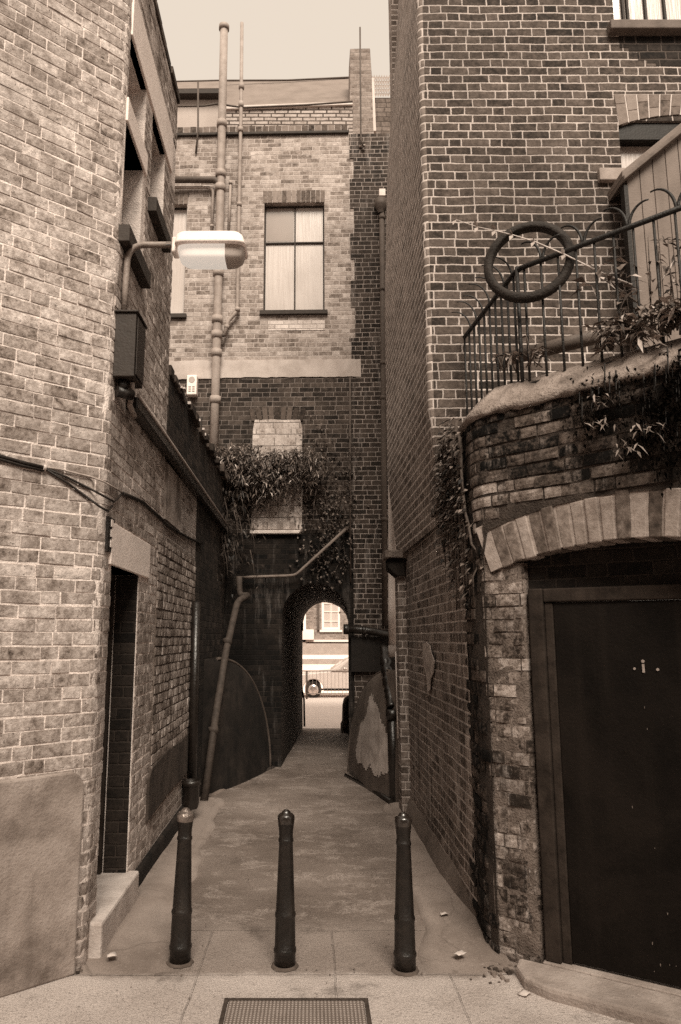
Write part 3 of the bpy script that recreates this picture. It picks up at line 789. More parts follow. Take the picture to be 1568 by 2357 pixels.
mb = MB(); rows = [superring(cx, cy, hx, .13, zr - .006), superring(cx, cy, hx + .004, .134, zr), superring(cx - .004, cy, hx, .13, zr + .012), superring(cx - .008, cy, hx * .95, .115, zt - .03), superring(cx - .01, cy, hx * .86, .09, zt - .004), superring(cx - .01, cy, hx * .6, .05, zt)]
mb.grid(rows, True, None, True); mb.f.append(list(range(len(mb.v) - 32, len(mb.v)))); mb.uv.append(None); mb.sm.append(True); mb.mi.append(0)
mb.build('lamp_shell', MAT['lampbody'], LP)
split = cx + hx * .42
mb = MB(); mb2 = MB()
def bowlring(s, z): return superring(cx, cy, hx * s, .10 * s, z, 32, .45)
rows = [bowlring(.96, zr - .004), bowlring(.95, zr - .03), bowlring(.90, zb + .03), bowlring(.78, zb + .008), bowlring(.5, zb), bowlring(.02, zb)]
mb.grid(rows, True, None, True)
# glass divides: the lit chamber and the dim control-gear end
def cutmesh(src, x, keep_low, name, mat):
    o = src.build(name, mat, LP, weld=True); bm = bmesh.new(); bm.from_mesh(o.data)
    bmesh.ops.bisect_plane(bm, geom=bm.verts[:] + bm.edges[:] + bm.faces[:], plane_co=(x, 0, 0), plane_no=(1, 0, 0), clear_outer=keep_low, clear_inner=not keep_low)
    bm.to_mesh(o.data); bm.free(); return o
cutmesh(mb, split, True, 'lit_bowl', MAT['lampglow']); cutmesh(mb, split, False, 'dim_bowl', MAT['lampbowl'])
mb = MB(); mb.box((hx0 - .03, cy - .05, zr - .035), (hx0 + .012, cy + .05, zt - .02)); mb.build('socket_block', MAT['lampbody'], LP, .01)
mb = MB(); mb.box((hx0 - .075, cy - .02, zr + .03), (hx0 - .02, cy + .02, zr + .05)); mb.build('clamp', MAT['iron'], LP)

EB = thing('control_box', 'brown metal control box fixed at the building corner under the lamp bracket', 'box', (-1.2, 4.45, 3.36))
bx = FLs(sY(4.43), 0).x
z0b, z1b = onY(270, 868, 4.42).z, onY(270, 722, 4.42).z
mb = MB(); mb.box((bx + .0, 4.40, z0b), (bx + .135, 4.64, z1b)); mb.build('casing', MAT['box'], EB, .006)
mb = MB(); mb.box((bx + .139, 4.42, z0b + .02), (bx + .145, 4.62, z1b - .02)); mb.build('door', MAT['box'], EB, .002)
mb = MB(); mb.box((bx - .004, 4.385, z1b + .001), (bx + .15, 4.66, z1b + .014)); mb.build('lid', MAT['box'], EB, .004)
mb = MB(); mb.tube([(bx + .05, 4.47, z0b - .07), (bx + .05, 4.47, z0b + .01)], .03, 10); mb.tube([(bx + .02, 4.44, z0b - .085), (bx + .1, 4.52, z0b - .085)], .035, 10); mb.build('cable_gland', MAT['iron'], EB)
mb = MB(); mb.tube([(bx + .10, 4.5, z0b), (bx + .09, 4.55, z0b - .06), (bx + .06, 4.62, z0b - .12), (bx + .05, 4.8, z0b - .14)], .018, 10); mb.build('conduit', MAT['cable_lt'], EB)

P1p = (C0[0], C0[1])
def on1(px, py): return onP(px, py, (C0[0] + n1.x * .014, C0[1] + n1.y * .014), d1)
def onL(px, py, k=.016):
    return onP(px, py, (C0[0] + nL.x * k, C0[1]), DL)
CB = thing('cable_bundle', 'black cables clipped across the pale brick street front and round the corner', 'cable', on1(0, 1060))
q = lambda zx, zy: ((0 + zx / 3.92) * .7671, (1300 + zy / 3.92) * .7671)
z2 = lambda zx, zy: ((300 + zx / 3.92) * .7671, (1100 + zy / 3.92) * .7671)
lead = [on1(-300, 985), on1(-120, 1022)] + [on1(*q(*t)) for t in ((0, 265), (260, 340), (520, 402))]
mb = MB(); mb.tube(lead, .011, 8); mb.tube([p + V((0, 0, -.018)) for p in lead], .008, 8); mb.build('lead', MAT['cable'], CB)
def cable(ptsA, ptsL, r, m):
    mb = MB(); mb.tube([on1(*q(*t)) for t in ptsA] + [onL(*q(*t)) for t in ptsL], r, 8); mb.build('strand', m, CB)
cable([(520, 395), (700, 420), (900, 470), (1060, 505)], [(1230, 570), (1440, 695)], .006, MAT['cable_lt'])
cable([(540, 410), (800, 520), (1060, 650)], [(1220, 735), (1340, 802), (1400, 750), (1445, 695)], .007, MAT['cable'])
cable([(540, 420), (800, 585), (1060, 775)], [(1180, 865), (1270, 915), (1320, 850)], .007, MAT['cable'])
mb = MB(); mb.tube([onL(*z2(*t)) for t in ((270, 1490), (400, 1545), (500, 1590), (620, 1700), (700, 1770), (800, 1870), (930, 1950), (1060, 2020), (1200, 2080))], .014, 8); mb.build('run', MAT['cable'], CB)
mb = MB(); mb.tube([on1(*q(505, 400)), on1(*q(540, 405))], .018, 8); mb.build('clip', MAT['concrete'], CB)
BR = thing('slotted_bracket', 'slotted black metal bracket beside the white door lintel', 'bracket', onL(234, 1262))
sa, sb = s_of(onL(229, 1200), C0, DL), s_of(onL(242, 1200), C0, DL)
zA, zB = onL(235, 1262).z, onL(235, 1178).z
mb = MB(); mb.obox(FLs(r0 - .01, zA, 0), dLs * .14, V((0, 0, zB - zA)), nLs * .018); mb.build('strip', MAT['iron'], BR)
for k in range(3):
    zz = zA + (zB - zA) * (.14 + .3 * k)
    mb = MB(); mb.obox(FLs(r0 + .045, zz, .015), dLs * .05, V((0, 0, .045)), nLs * .006); mb.build('slot', MAT['lintelw'], BR)

#=====================================================================================================================
# END BUILDING WITH THE ARCHWAY
#=====================================================================================================================
E0 = (0.0, 11.15); dE = V((1, -.024, 0)).normalized(); nE = V((-.024, -1, 0)).normalized()
FE, dEv, nEv = plan_frame(E0, dE, nE)
def onE(px, py, k=0.0): return onP(px, py, (E0[0] + nE.x * k, E0[1] + nE.y * k), dE)
def se(px, py): p = onE(px, py); return s_of(p, E0, dE), p.z
EBd = thing('archway_building', 'three storey brick building across the alley end with a vaulted passage through it', 'building', (0, 11.15, 0))
zBand0, zBand1 = se(650, 868)[1], se(650, 829)[1]
zPar = se(600, 312)[1]; zParT = se(600, 292)[1]
sA = se(648, 1600)[0]; sB = se(803, 1600)[0]
xs, ws = (sA + sB) / 2, (sB - sA) / 2
zCr = se(720, 1342)[1]; zSp = zCr - ws
# upper wall with two windows
W_a = (se(607, 600)[0], se(747, 600)[0], se(670, 716)[1], se(670, 466)[1])
W_b = (se(427, 600)[0] - .98, se(427, 600)[0], se(400, 724)[1], se(400, 470)[1])
wall('upper_wall', E0, dE, -5, 1.6, zBand1 - .02, zPar, MAT['end_pale'], EBd, holes=[W_a, W_b], out=nE, thick=.3)
# dark wall below, cut by the arch
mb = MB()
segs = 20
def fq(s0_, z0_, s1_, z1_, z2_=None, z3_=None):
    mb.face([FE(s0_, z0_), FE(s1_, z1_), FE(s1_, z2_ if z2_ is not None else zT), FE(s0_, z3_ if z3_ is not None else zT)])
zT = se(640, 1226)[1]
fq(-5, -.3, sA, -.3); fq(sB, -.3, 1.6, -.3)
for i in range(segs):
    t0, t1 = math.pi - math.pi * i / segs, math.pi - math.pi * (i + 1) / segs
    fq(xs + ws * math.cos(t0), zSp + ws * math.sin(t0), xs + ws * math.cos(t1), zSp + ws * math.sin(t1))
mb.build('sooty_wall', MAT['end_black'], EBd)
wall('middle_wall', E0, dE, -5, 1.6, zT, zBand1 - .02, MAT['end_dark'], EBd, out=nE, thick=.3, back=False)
# passage
dT = V((.05, 1, 0)).normalized()
L = 4.9
def archprof(off, inset=0.0):
    pts = [FE(sA, gz(11) - .1), FE(sA, zSp)] + [FE(xs + ws * math.cos(math.pi - math.pi * i / segs), zSp + ws * math.sin(math.pi - math.pi * i / segs)) for i in range(1, segs)] + [FE(sB, zSp), FE(sB, gz(11) - .1)]
    return [p + dT * off + V((0, 0, -.0135 * off)) for p in pts]
mb = MB(); rows = []; uvs = []
for i in range(9):
    off = L * i / 8; pr = archprof(off)
    pr = [p + V((random.uniform(-.012, .012), 0, random.uniform(-.01, .01))) if 0 < i else p for p in pr]
    rows.append(pr); al = 0; u = []
    for j, p in enumerate(pr):
        if j: al += (p - pr[j - 1]).length
        u.append((off, al))
    uvs.append(u)
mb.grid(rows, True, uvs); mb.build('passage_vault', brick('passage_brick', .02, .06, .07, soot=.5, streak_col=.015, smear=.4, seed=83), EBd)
# street side wall of the building, cut by the same arch
mb = MB(); rear = archprof(L)
yR = 11.15 + L
def rq(a, b, c, d_): mb.face([a, b, c, d_][::-1])
lo = V((0, 0, 0))
pl = rear
def at(p, z): return V((p.x, yR - .024 * p.x, z))
rq(V((-8, yR + .19, -.4)), at(pl[0], -.4), at(pl[0], 10.3), V((-8, yR + .19, 10.3)))
rq(at(pl[-1], -.4), V((6, yR - .14, -.4)), V((6, yR - .14, 10.3)), at(pl[-1], 10.3))
for i in range(1, len(pl) - 2): rq(V((pl[i].x, yR - .024 * pl[i].x, pl[i].z)), V((pl[i + 1].x, yR - .024 * pl[i + 1].x, pl[i + 1].z)), at(pl[i + 1], 10.3), at(pl[i], 10.3))
mb.build('street_wall', MAT['far'], EBd)
mb = MB(); mb.box((-8, 11.4, 9.9), (6, yR - .2, 10.1)); mb.build('roof_deck', MAT['slate'], EBd)
mb = MB(); mb.box((-5.0, 11.45, -.2), (-4.8, yR - .1, 9.9)); mb.build('end_wall', MAT['end_dark'], EBd)
mb = MB(); mb.box((4.6, 11.1, -.2), (4.8, yR - .2, 9.9)); mb.build('end_wall', MAT['end_dark'], EBd)
# toothed darker pier on the right
mb = MB()
edge = [(zSp - 3, 808)]
zs = [zPar] ; z = zPar; k = 0
steps = [6, 5, 7, 6, 6, 5, 6, 7, 5, 6, 6, 5, 7, 6, 6, 5, 6]
left = []
sl0, sl1 = se(808, 700)[0], se(820, 700)[0]
cur = sl0
zz = zPar; pts_l = []
for i, q_ in enumerate(steps):
    nz_ = zz - q_ * .0762
    a = sl0 if i % 2 == 0 else sl1 - .02
    pts_l += [(a, zz), (a, nz_)]; zz = nz_
    if zz < zBand0: break
pts_l += [(sl0, zz), (sl0, .2)]
s_r = 1.5
for i in range(len(pts_l) - 1):
    (a, za), (b, zb_) = pts_l[i], pts_l[i + 1]
    if abs(za - zb_) > 1e-5: mb.obox(FE(a, zb_, -.05), dEv * (s_r - a), V((0, 0, za - zb_)), nEv * .062)
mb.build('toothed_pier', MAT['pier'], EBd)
# pale rendered band
mb = MB(); rows_t, rows_b = [], []
sL, sR_ = se(360, 850)[0], se(831, 850)[0]
N = 46
for i in range(N + 1):
    s = sL + (sR_ - sL) * i / N
    rows_b.append((s, zBand0 + random.uniform(-.008, .006) - (.02 if s < -1.5 else 0))); rows_t.append((s, zBand1 + random.uniform(-.006, .012)))
mb.grid([[FE(s, z_, .0) for s, z_ in rows_b], [FE(s, z_, .018) for s, z_ in rows_b], [FE(s, z_, .022) for s, z_ in rows_t], [FE(s, z_, 0) for s, z_ in rows_t]], False)
mb.build('rendered_band', plain('band_render', .44, .9, .25, 3, stain=.4, stain_v=.22, streak=.25), EBd)
# windows
window(FE, dEv, nEv, *W_a, .10, EBd, fw=.024, glassm=MAT['blind'], framem=MAT['darksill'], bars_v=[(W_a[0] + W_a[1]) / 2 + .01], bars_h=[se(670, 551)[1]])
slab('grey_pane', FE, dEv, nEv, W_a[0] + .03, (W_a[0] + W_a[1]) / 2 - .012, se(670, 548)[1] + .02, W_a[3] - .03, -.122, -.118, glass('grey_blind_pane', .27, .2), EBd)
window(FE, dEv, nEv, *W_b, .10, EBd, fw=.024, glassm=MAT['blind'], framem=MAT['darksill'], bars_v=[(W_b[0] + W_b[1]) / 2], bars_h=[se(400, 551)[1]])
for w in (W_a, W_b):
    slab('window_sill', FE, dEv, nEv, w[0] - .05, w[1] + .05, w[2] - .07, w[2] + .002, -.1, .06, MAT['darksill'], EBd, .006)
    mb = MB(); n_ = 13; h_ = .22
    for i in range(n_):
        a = w[0] - .02 + (w[1] - w[0] + .04) * i / n_; b = a + (w[1] - w[0] + .04) / n_ - .012
        mb.obox(FE(a, w[3] + .004, -.05), dEv * (b - a), V((0, 0, h_ - random.uniform(0, .01))), nEv * (.056 + random.uniform(0, .006)))
    mb.build('window_head', MAT['head'], EBd)
# patch of newer pale bricks below the window
slab('brick_patch', FE, dEv, nEv, se(618, 740)[0], se(748, 740)[0], se(670, 760)[1], se(670, 738)[1], -.05, .008, brick('new_pale_brick', .45, .62, .4, st=.226, hd=0, seed=91), EBd)
# parapet: brick on edge over a dark string
slab('parapet_string', FE, dEv, nEv, -5, sl0 - .01, zPar + .002, zPar + .05, -.2, .05, MAT['darksill'], EBd, .008)
mb = MB(); s = -5.0
while s < sl0 - .1:
    w_ = .112; mb.obox(FE(s, zPar + .052, -.2), dEv * (w_ - .01), V((0, 0, zParT - zPar - .052 + random.uniform(-.006, .006))), nEv * .23); s += w_
mb.build('parapet_bricks', island('parapet_brick', .10, .22), EBd)
slab('parapet_mortar', FE, dEv, nEv, -5, sl0 - .02, zPar + .052, zParT - .01, -.18, .02, MAT['mortar_pale'], EBd)
# attic storey and roof set back behind the parapet
def attic(name, quad, Y, mat, thick=.12):
    mb = MB(); mb.prism([onY(px, py, Y) for px, py in quad], (0, thick, 0)); return mb.build(name, mat, EBd)
attic('attic_wall', [(520, 250), (812, 240), (812, 330), (520, 330)], 12.1, MAT['white_brick'])
attic('attic_coping', [(515, 243), (812, 232), (812, 239), (515, 249.5)], 12.05, MAT['concrete'], .2)
attic('dormer_wall', [(300, 214), (515, 214), (515, 330), (300, 330)], 12.12, MAT['panel'])
attic('dormer_eave', [(300, 205), (512, 203), (512, 213), (300, 214.5)], 11.95, MAT['darksill'], .3)
def roofquad(name, a, b, c, d_, mat):
    mb = MB(); pts = [onY(*a), onY(*b), onY(*c), onY(*d_)]; mb.prism(pts, (0, .12, -.02)); return mb.build(name, mat, EBd)
roofquad('roof', (505, 244, 12.3), (812, 234, 12.3), (812, 178, 13.6), (505, 186, 13.6), MAT['slate'])
roofquad('roof', (300, 204, 12.3), (511, 202, 12.3), (509, 186, 12.9), (300, 191, 12.9), MAT['slate'])
mb = MB(); mb.tube([onY(300, 190, 12.85), onY(505, 184.5, 13.3), onY(660, 184, 13.4), (onY(812, 177, 13.55))], .02, 6); mb.build('ridge_flashing', MAT['pipe_dk'], EBd)
# tiled roof at the right behind the stack
mb = MB()
for r_ in range(5):
    ya, yb = 222 - r_ * 9.5, 222 - (r_ + 1) * 9.5
    a, b, c, d_ = onY(856, ya, 12.6 + r_ * .15), onY(925, ya, 12.6 + r_ * .15), onY(925, yb, 12.75 + r_ * .15), onY(856, yb, 12.75 + r_ * .15)
    n_ = 12; rr_ = []
    for t in (a, d_):
        e_ = b if t is a else c
        rr_.append([t.lerp(e_, i / 36) + V((0, -.03 * (t is a) - .02 * math.cos(i * math.pi / 1.5), .02 * math.cos(i * math.pi / 1.5))) for i in range(37)])
    mb.grid(rr_, True)
mb.build('tiled_roof', MAT['tile'], EBd)
attic('tile_hung_wall', [(860, 224), (930, 224), (930, 330), (860, 330)], 12.5, brick('tile_hung', .10, .2, .05, st=.18, hd=0, ch=.10, seed=93))
attic('stack_flashing', [(856, 178), (861, 178), (866, 300), (860, 300)], 12.2, MAT['concrete'], .1)
# chimney stack
mb = MB(); mb.prism([onY(804, 330, 12.2), onY(862, 330, 12.2), onY(858, 200, 12.2), onY(852, 110, 12.2), onY(806, 111, 12.2)], (0, .5, 0)); mb.build('chimney', brick('chimney_brick', .16, .32, .34, st=.226, hd=0, soot=.3, streak_col=.08, seed=95), EBd, .01)
# blocked, whitewashed window above the arch
bw = (se(581, 1100)[0], se(696, 1100)[0], se(640, 1222)[1], se(640, 966)[1])
mb = MB(); rows = []
for j in range(13):
    z = bw[2] + (bw[3] - bw[2]) * j / 12
    ins = .03 if j == 12 else 0
    rows.append([FE(bw[0] + ins + (bw[1] - bw[0] - 2 * ins) * i / 8 + random.uniform(-.006, .006), z + random.uniform(-.008, .008), .012 + random.uniform(0, .014)) for i in range(9)])
mb.grid(rows, True); k_ = 8
mb.build('blocked_window', brick('whitewashed_block', .36, .62, .3, st=.33, hd=0, ch=.19, var=.5, soot=.6, soot_scale=2.2, streak=.5, streak_col=.2, smear=.5, mw=.012, bump=.014, seed=97, gap=.8), EBd)
slab('blocked_sill', FE, dEv, nEv, bw[0] - .02, bw[1] - .02, bw[2] - .05, bw[2] + .002, -.02, .09, MAT['whitewash'], EBd, .012)
mb = MB()
for i in range(9):
    s = bw[0] - .02 + (bw[1] - bw[0] + .04) * i / 9; t = (i - 4) / 4
    mb.obox(FE(s, bw[3] + .01 - .03 * t * t, -.03), dEv * .075, V((0, 0, .2)) + dEv * t * .05, nEv * .046)
mb.build('blocked_head', MAT['head_dark'], EBd)
# small pipes fixed low on the wall: two quarter-round rendered corner fillets
def fillet(name, nearp, farp, ztop, mat, rid, off_=.12, bul=.13):
    a = V((nearp[0], nearp[1], 0)); b = V((farp[0], farp[1], 0)); d = (b - a); Ln = d.length; d.normalize()
    nn = V((d.y, -d.x, 0)); nn = nn if nn.y < 0 else -nn
    def hgt(f): return ztop if f < off_ else ztop * math.sqrt(max(0, 1 - ((f - off_) / (1 - off_)) ** 2))
    def P(f, w, k=0.0):
        z = hgt(f) * w
        o_ = bul * math.sin(math.pi * min(1, f ** .8)) * math.sqrt(max(0, 1 - w * w)) + .012 * math.sin(f * 9 + w * 7) * (1 - w)
        return a + d * (Ln * f) + nn * (o_ + k) + V((0, 0, gz(a.y + d.y * Ln * f) - .03 + z))
    F_ = [1 - (1 - i / 28) ** 1.6 for i in range(29)]; W_ = [1 - (1 - j / 16) ** 1.5 for j in range(17)]
    mb = MB()
    mb.grid([[P(f, w) for f in F_] for w in W_], True)
    mb.grid([[P(f, 1) for f in F_], [P(f, 1) - nn * .45 for f in F_]], True)
    mb.build(name, mat, EBd)
    mb = MB(); mb.tube([P(f, 1) + nn * .006 for f in F_[3:]], rid, 8); mb.build('fillet_rim', MAT['pipe_dk'] if rid > .015 else mat, EBd)
    return P
def inside(p, poly):
    c = False
    for i in range(len(poly)):
        (x1, y1), (x2, y2) = poly[i - 1], poly[i]
        if (y1 > p[1]) != (y2 > p[1]) and p[0] < (x2 - x1) * (p[1] - y1) / (y2 - y1) + x1: c = not c
    return c
fillet('corner_fillet', (-1.33, 9.05), (-.62, 11.05), 1.62, MAT['render_dark'], .020, .2)
PB = fillet('corner_fillet', (1.0, 8.6), (.50, 10.75), 1.50, MAT['render_patch'], .010)
out_ = [(.10, .22), (.11, .45), (.15, .56), (.20, .60), (.24, .70), (.30, .75), (.36, .82), (.42, .80), (.43, .68), (.50, .62), (.58, .60), (.62, .48), (.66, .36), (.60, .22), (.52, .25), (.44, .17), (.36, .24), (.28, .15), (.2, .2)]
mb = MB(); n_ = 60
for i in range(n_):
    for j in range(n_):
        f0, f1, w0_, w1_ = i / n_, (i + 1) / n_, j / n_, (j + 1) / n_
        if inside(((f0 + f1) / 2 + random.uniform(-.008, .008), (w0_ + w1_) / 2 + random.uniform(-.012, .012)), out_): mb.face([PB(f0, w0_, .005), PB(f1, w0_, .005), PB(f1, w1_, .005), PB(f0, w1_, .005)], smooth=True)
mb.build('bare_plaster_patch', MAT['render_bare'], EBd, weld=True)

# ---- pipes of the end wall
soil = [onE(516, 62, .14), onE(513, 200, .14), onE(505, 560, .14), onE(497, 860, .14), onE(492, 1060, .14)]
ax = V((0, 0, 1))
SP = pipe_thing('soil_stack', 'thick grey soil stack rising above the parapet with many collars', 'drainpipe', soil, .068, MAT['pipe'],
                [(onE(511, y, .14) if False else onP(516 - (y - 62) * .0235, y, (E0[0] + nE.x * .14, E0[1] + nE.y * .14), dE), ax, .088, .055) for y in (285, 400, 432, 628, 735, 770, 812, 920)], base=soil[-1])
mb = MB(); mb.tube([soil[0] + V((0, 0, -.05)), soil[0] + V((0, 0, .03)), soil[0] + V((0, 0, .06))], [.09, .09, .05], 14); mb.build('cowl', MAT['pipe'], SP)
mb = MB(); b0 = onE(509, 416, .14); b1 = onE(350, 413, .14); mb.tube([b1, onE(470, 413, .14)] + bend(onE(470, 413, .14), onE(504, 413, .14), onE(506, 470, .14), .12) , .055, 12); mb.build('branch', MAT['pipe_dk'], SP)
mb = MB(); mb.tube([onE(518, 770, .13), onE(510, 772, .13)], .03, 10); mb.build('inlet', MAT['pipe_dk'], SP)
VP = pipe_thing('vent_pipe', 'slender vent pipe beside the thick soil stack, cranked near its foot', 'drainpipe',
                [onE(557, 52, .09), onE(555, 250, .09), onE(550, 500, .09), onE(547, 695, .09)] + bend(onE(547, 695, .09), onE(545, 718, .09), onE(525, 738, .09), .06) + bend(onE(545, 718, .09), onE(524, 740, .09), onE(522, 765, .09), .05) + [onE(516, 771, .12)],
                .030, MAT['pipe'], [(onE(556, 198, .09), ax, .048, .05), (onE(555, 240, .09), ax, .046, .05), (onE(554, 298, .09), ax, .045, .04), (onE(551, 470, .09), ax, .042, .03), (onE(547, 712, .09), ax, .044, .03), (onE(522, 752, .09), ax, .042, .03)])
WP = pipe_thing('waste_pipe', 'thin grey waste pipe bent over the left end window', 'drainpipe',
                [onE(350, 431, .07), onE(470, 431, .07)] + bend(onE(470, 431, .07), onE(491, 431, .07), onE(488, 540, .07), .10) + [onE(487, 545, .07)], .024, MAT['pipe'], [(onE(488, 520, .07), ax, .032, .02)])
SH = pipe_thing('short_pipe', 'short capped pipe between the soil stack and the vent pipe', 'drainpipe', [onE(531, 418, .06), onE(526, 540, .06)], .022, MAT['pipe'], [(onE(531, 420, .06), ax, .032, .03)])
# parapet rails and lightning conductor
HR = thing('roof_rail', 'thin iron rail standing on the parapet in front of the dormer', 'railing', onE(455, 300, .0))
mb = MB(); mb.tube([onY(300, 246, 11.3), onY(470, 243, 11.3), onY(500, 238, 11.25), onY(560, 247, 11.25), onY(700, 241, 11.3), onY(812, 233, 11.3)], .016, 8); mb.build('rail', MAT['pipe_dk'], HR)
mb = MB(); mb.tube([onE(456, 188, .06), onE(456, 300, .06), onE(451, 352, .03)], .016, 8); mb.build('upright', MAT['pipe_dk'], HR)
AE = thing('aerial_rod', 'thin rod bracketed to the chimney stack and standing above it', 'aerial', onE(832, 335, .05))
mb = MB(); mb.tube([onE(829, 62, .1), onE(830, 200, .1), onE(831, 322, .1), onE(837, 338, .08)], .014, 8); mb.build('rod', MAT['pipe_dk'], AE)
mb = MB(); mb.tube([onE(828, 336, .03), onE(842, 334, .08)], .022, 8); mb.build('bracket', MAT['pipe'], AE)
# alarm box
AB = thing('alarm_box', 'pale metal alarm box on the brickwork left of the soil stack', 'box', onE(448, 915))
s0, z0 = se(433, 914); s1, z1 = se(457, 869)
slab('case', FE, dEv, nEv, s0, s1, z0, z1, .002, .14, MAT['lintelw'], AB, .012)
mb = MB(); mb.tube([FE((s0 + s1) / 2, z1 - .08, .14), FE((s0 + s1) / 2, z1 - .08, .146)], .05, 16); mb.build('sounder', MAT['panel'], AB)
for i in range(3):
    slab('louvre', FE, dEv, nEv, s0 + .03, s0 + .07, z0 + .05 + i * .035, z0 + .062 + i * .035, .139, .144, MAT['pipe_dk'], AB)
    slab('louvre', FE, dEv, nEv, s1 - .07, s1 - .03, z0 + .05 + i * .035, z0 + .062 + i * .035, .139, .144, MAT['pipe_dk'], AB)
PLT = slab('wall_plate', FE, dEv, nEv, se(443, 998)[0], se(465, 998)[0], se(450, 998)[1], se(450, 960)[1], .001, .04, MAT['box'], None, .006)
tag(PLT, 'brown metal plate on the dark brickwork below the alarm box', 'plate')
# rainwater pipe at the right end of the facade
RW = pipe_thing('rainwater_pipe', 'tall brown rainwater pipe with hopper head at the right edge of the end wall', 'drainpipe',
                [onE(879, 490, .08), onE(882, 800, .08), onE(884, 1100, .08), onE(886, 1440, .08)], .042, MAT['pipe_dk'],
                [(onE(880 + (y - 490) * .0066, y, .08), ax, .052, .03) for y in (500, 665, 835, 915, 1195)], base=onE(886, 1440, .08))
mb = MB(); h = onE(877, 490, .09); mb.lathe(h, [(.045, 0), (.06, .06), (.10, .12), (.10, .24), (.085, .24), (.085, .2), (.0, .18)], 12); mb.build('hopper', MAT['pipe_dk'], RW)
mb = MB(); h = onE(880, 452, .09); mb.box(h + V((-.05, -.04, 0)), h + V((.05, .04, .12))); mb.build('outlet', MAT['lintelw'], RW)
TC = thing('thin_conduit', 'thin vertical conduit in the angle between sooty wall and darker pier', 'pipe', se and onE(806, 1330, .03))
mb = MB(); mb.tube([onE(806, 868, .03), onE(806, 1100, .03), onE(807, 1340, .03)], .014, 8); mb.build('conduit', MAT['pipe_dk'], TC)
# pale rail crossing the arch
RL = thing('cranked_rail', 'pale cranked metal pipe fixed on the sooty wall above the arch', 'pipe', onE(565, 1328, .12))
mb = MB(); mb.tube([onE(558, 1329, .10), onE(572, 1328, .14)] + [onE(660, 1325, .14)] + bend(onE(660, 1325, .14), onE(681, 1323, .14), onE(796, 1217, .14), .06) + [onE(796, 1217, .14)], .022, 10); mb.build('pipe', plain('dull_pipe', .17, .7, .4, 9, stain=.4, stain_v=.06), RL)
mb = MB(); p = onE(797, 1216, .14); mb.tube([p, p + V((.03, .16, .03))], .03, 8); mb.build('wall_socket', MAT['pipe_dk'], RL)
mb = MB(); mb.tube([onE(740, 1270, .0), onE(741, 1271, .15)], .012, 6); mb.tube([onE(612, 1326, .0), onE(612, 1326, .15)], .012, 6); mb.build('bracket', MAT['pipe_dk'], RL)
# leaning downpipe at the left
DP = pipe_thing('leaning_downpipe', 'leaning rusty downpipe left of the arch with an offset bend at its top', 'drainpipe',
                [onY(551, 1326, 10.4), onY(551, 1345, 10.4)] + bend(onY(551, 1345, 10.4), onY(552, 1369, 10.4), onY(572, 1372, 10.3), .06) + [onY(572, 1370, 10.3)], .042, MAT['pipe_rust'])
lowp = [onY(570, 1371, 10.3)] + bend(onY(570, 1371, 10.3), onY(547, 1383, 10.1), onY(520, 1500, 9.5), .10) + [onY(520, 1500, 9.5), onY(496, 1650, 8.95), onY(469, 1850, 8.6)]
mb = MB(); mb.tube(lowp, .045, 12); mb.build('pipe', MAT['pipe_rust'], DP)
for px, py, Y in ((524, 1475, 9.6), (492, 1680, 8.9)):
    p = onY(px, py, Y); mb = MB(); mb.tube([p - V((-.012, 0, .045)), p + V((-.012, 0, .045))], .058, 12); mb.build('collar', MAT['pipe_rust'], DP)
# uprights in the dark recess at the left
VR = pipe_thing('black_downpipe', 'black cast iron downpipe in the dark recess beyond the header bricks', 'drainpipe',
                [onX(452, 1385, -1.24), onX(447, 1600, -1.24), onX(441, 1790, -1.24)], .05, MAT['pipe_blk'])
mb = MB(); p = onX(440, 1800, -1.22); mb.lathe(p + V((0, 0, -.25)), [(.07, 0), (.085, .05), (.085, .22), (.10, .23), (.10, .27), (.075, .27), (.06, .2)], 16); mb.build('gully_pot', MAT['pipe_blk'], VR)
# right hand group: horizontal pipe, wrapped pipe, black foot
YPp = 8.75
PP_ = thing('lagged_drain', 'black drain stack wrapped in rough lagging where it meets the ground', 'drainpipe', onY(912, 1850, YPp))
mb = MB(); pts = [onY(884, 1490, 9.3), onY(888, 1540, 9.1), onY(894, 1590, 8.9), onY(902, 1630, YPp)]
pts = [pts[0].lerp(pts[3], i / 22) + V((0, 0, 0)) for i in range(23)]
mb.tube(pts, [.062 + random.uniform(-.012, .014) for _ in pts], 12); mb.build('lagging', MAT['pipe_blk'], PP_)
mb = MB(); mb.tube([onY(903, 1635, YPp), onY(906, 1750, YPp), onY(909, 1835, YPp)] + bend(onY(909, 1835, YPp), onY(911, 1868, YPp), onY(935, 1890, YPp - .2), .1) + [onY(930, 1893, YPp - .25)], .062, 14); mb.build('pipe', MAT['pipe_blk'], PP_)
mb = MB(); mb.tube([onY(903, 1632, YPp), onY(904, 1655, YPp)], .078, 14); mb.build('collar', MAT['pipe_blk'], PP_)
HP = pipe_thing('horizontal_pipe', 'rusty horizontal pipe stub jutting from the right jamb of the arch', 'drainpipe', [onE(793, 1448, .16), onE(840, 1450, .16), onE(896, 1460, .2)], .055, MAT['pipe_blk'], [(onE(797, 1448, .16), dEv, .075, .04), (onE(838, 1451, .16), dEv, .068, .03)])
FB = slab('recess_panel', FE, dEv, nEv, se(808, 1500)[0], se(896, 1500)[0] + .1, se(850, 1545)[1], se(850, 1466)[1], .013, .10, MAT['black'], None)  # black panel stands in for the dark of the recess
tag(FB, 'black panel standing in for the dark recess below the rusty pipe stub right of the arch', 'board')
LPp = thing('floor_drain_pipe', 'thin pipe lying on the ground along the right fillet of the arch', 'pipe', onZ(800, 1785, -.08))
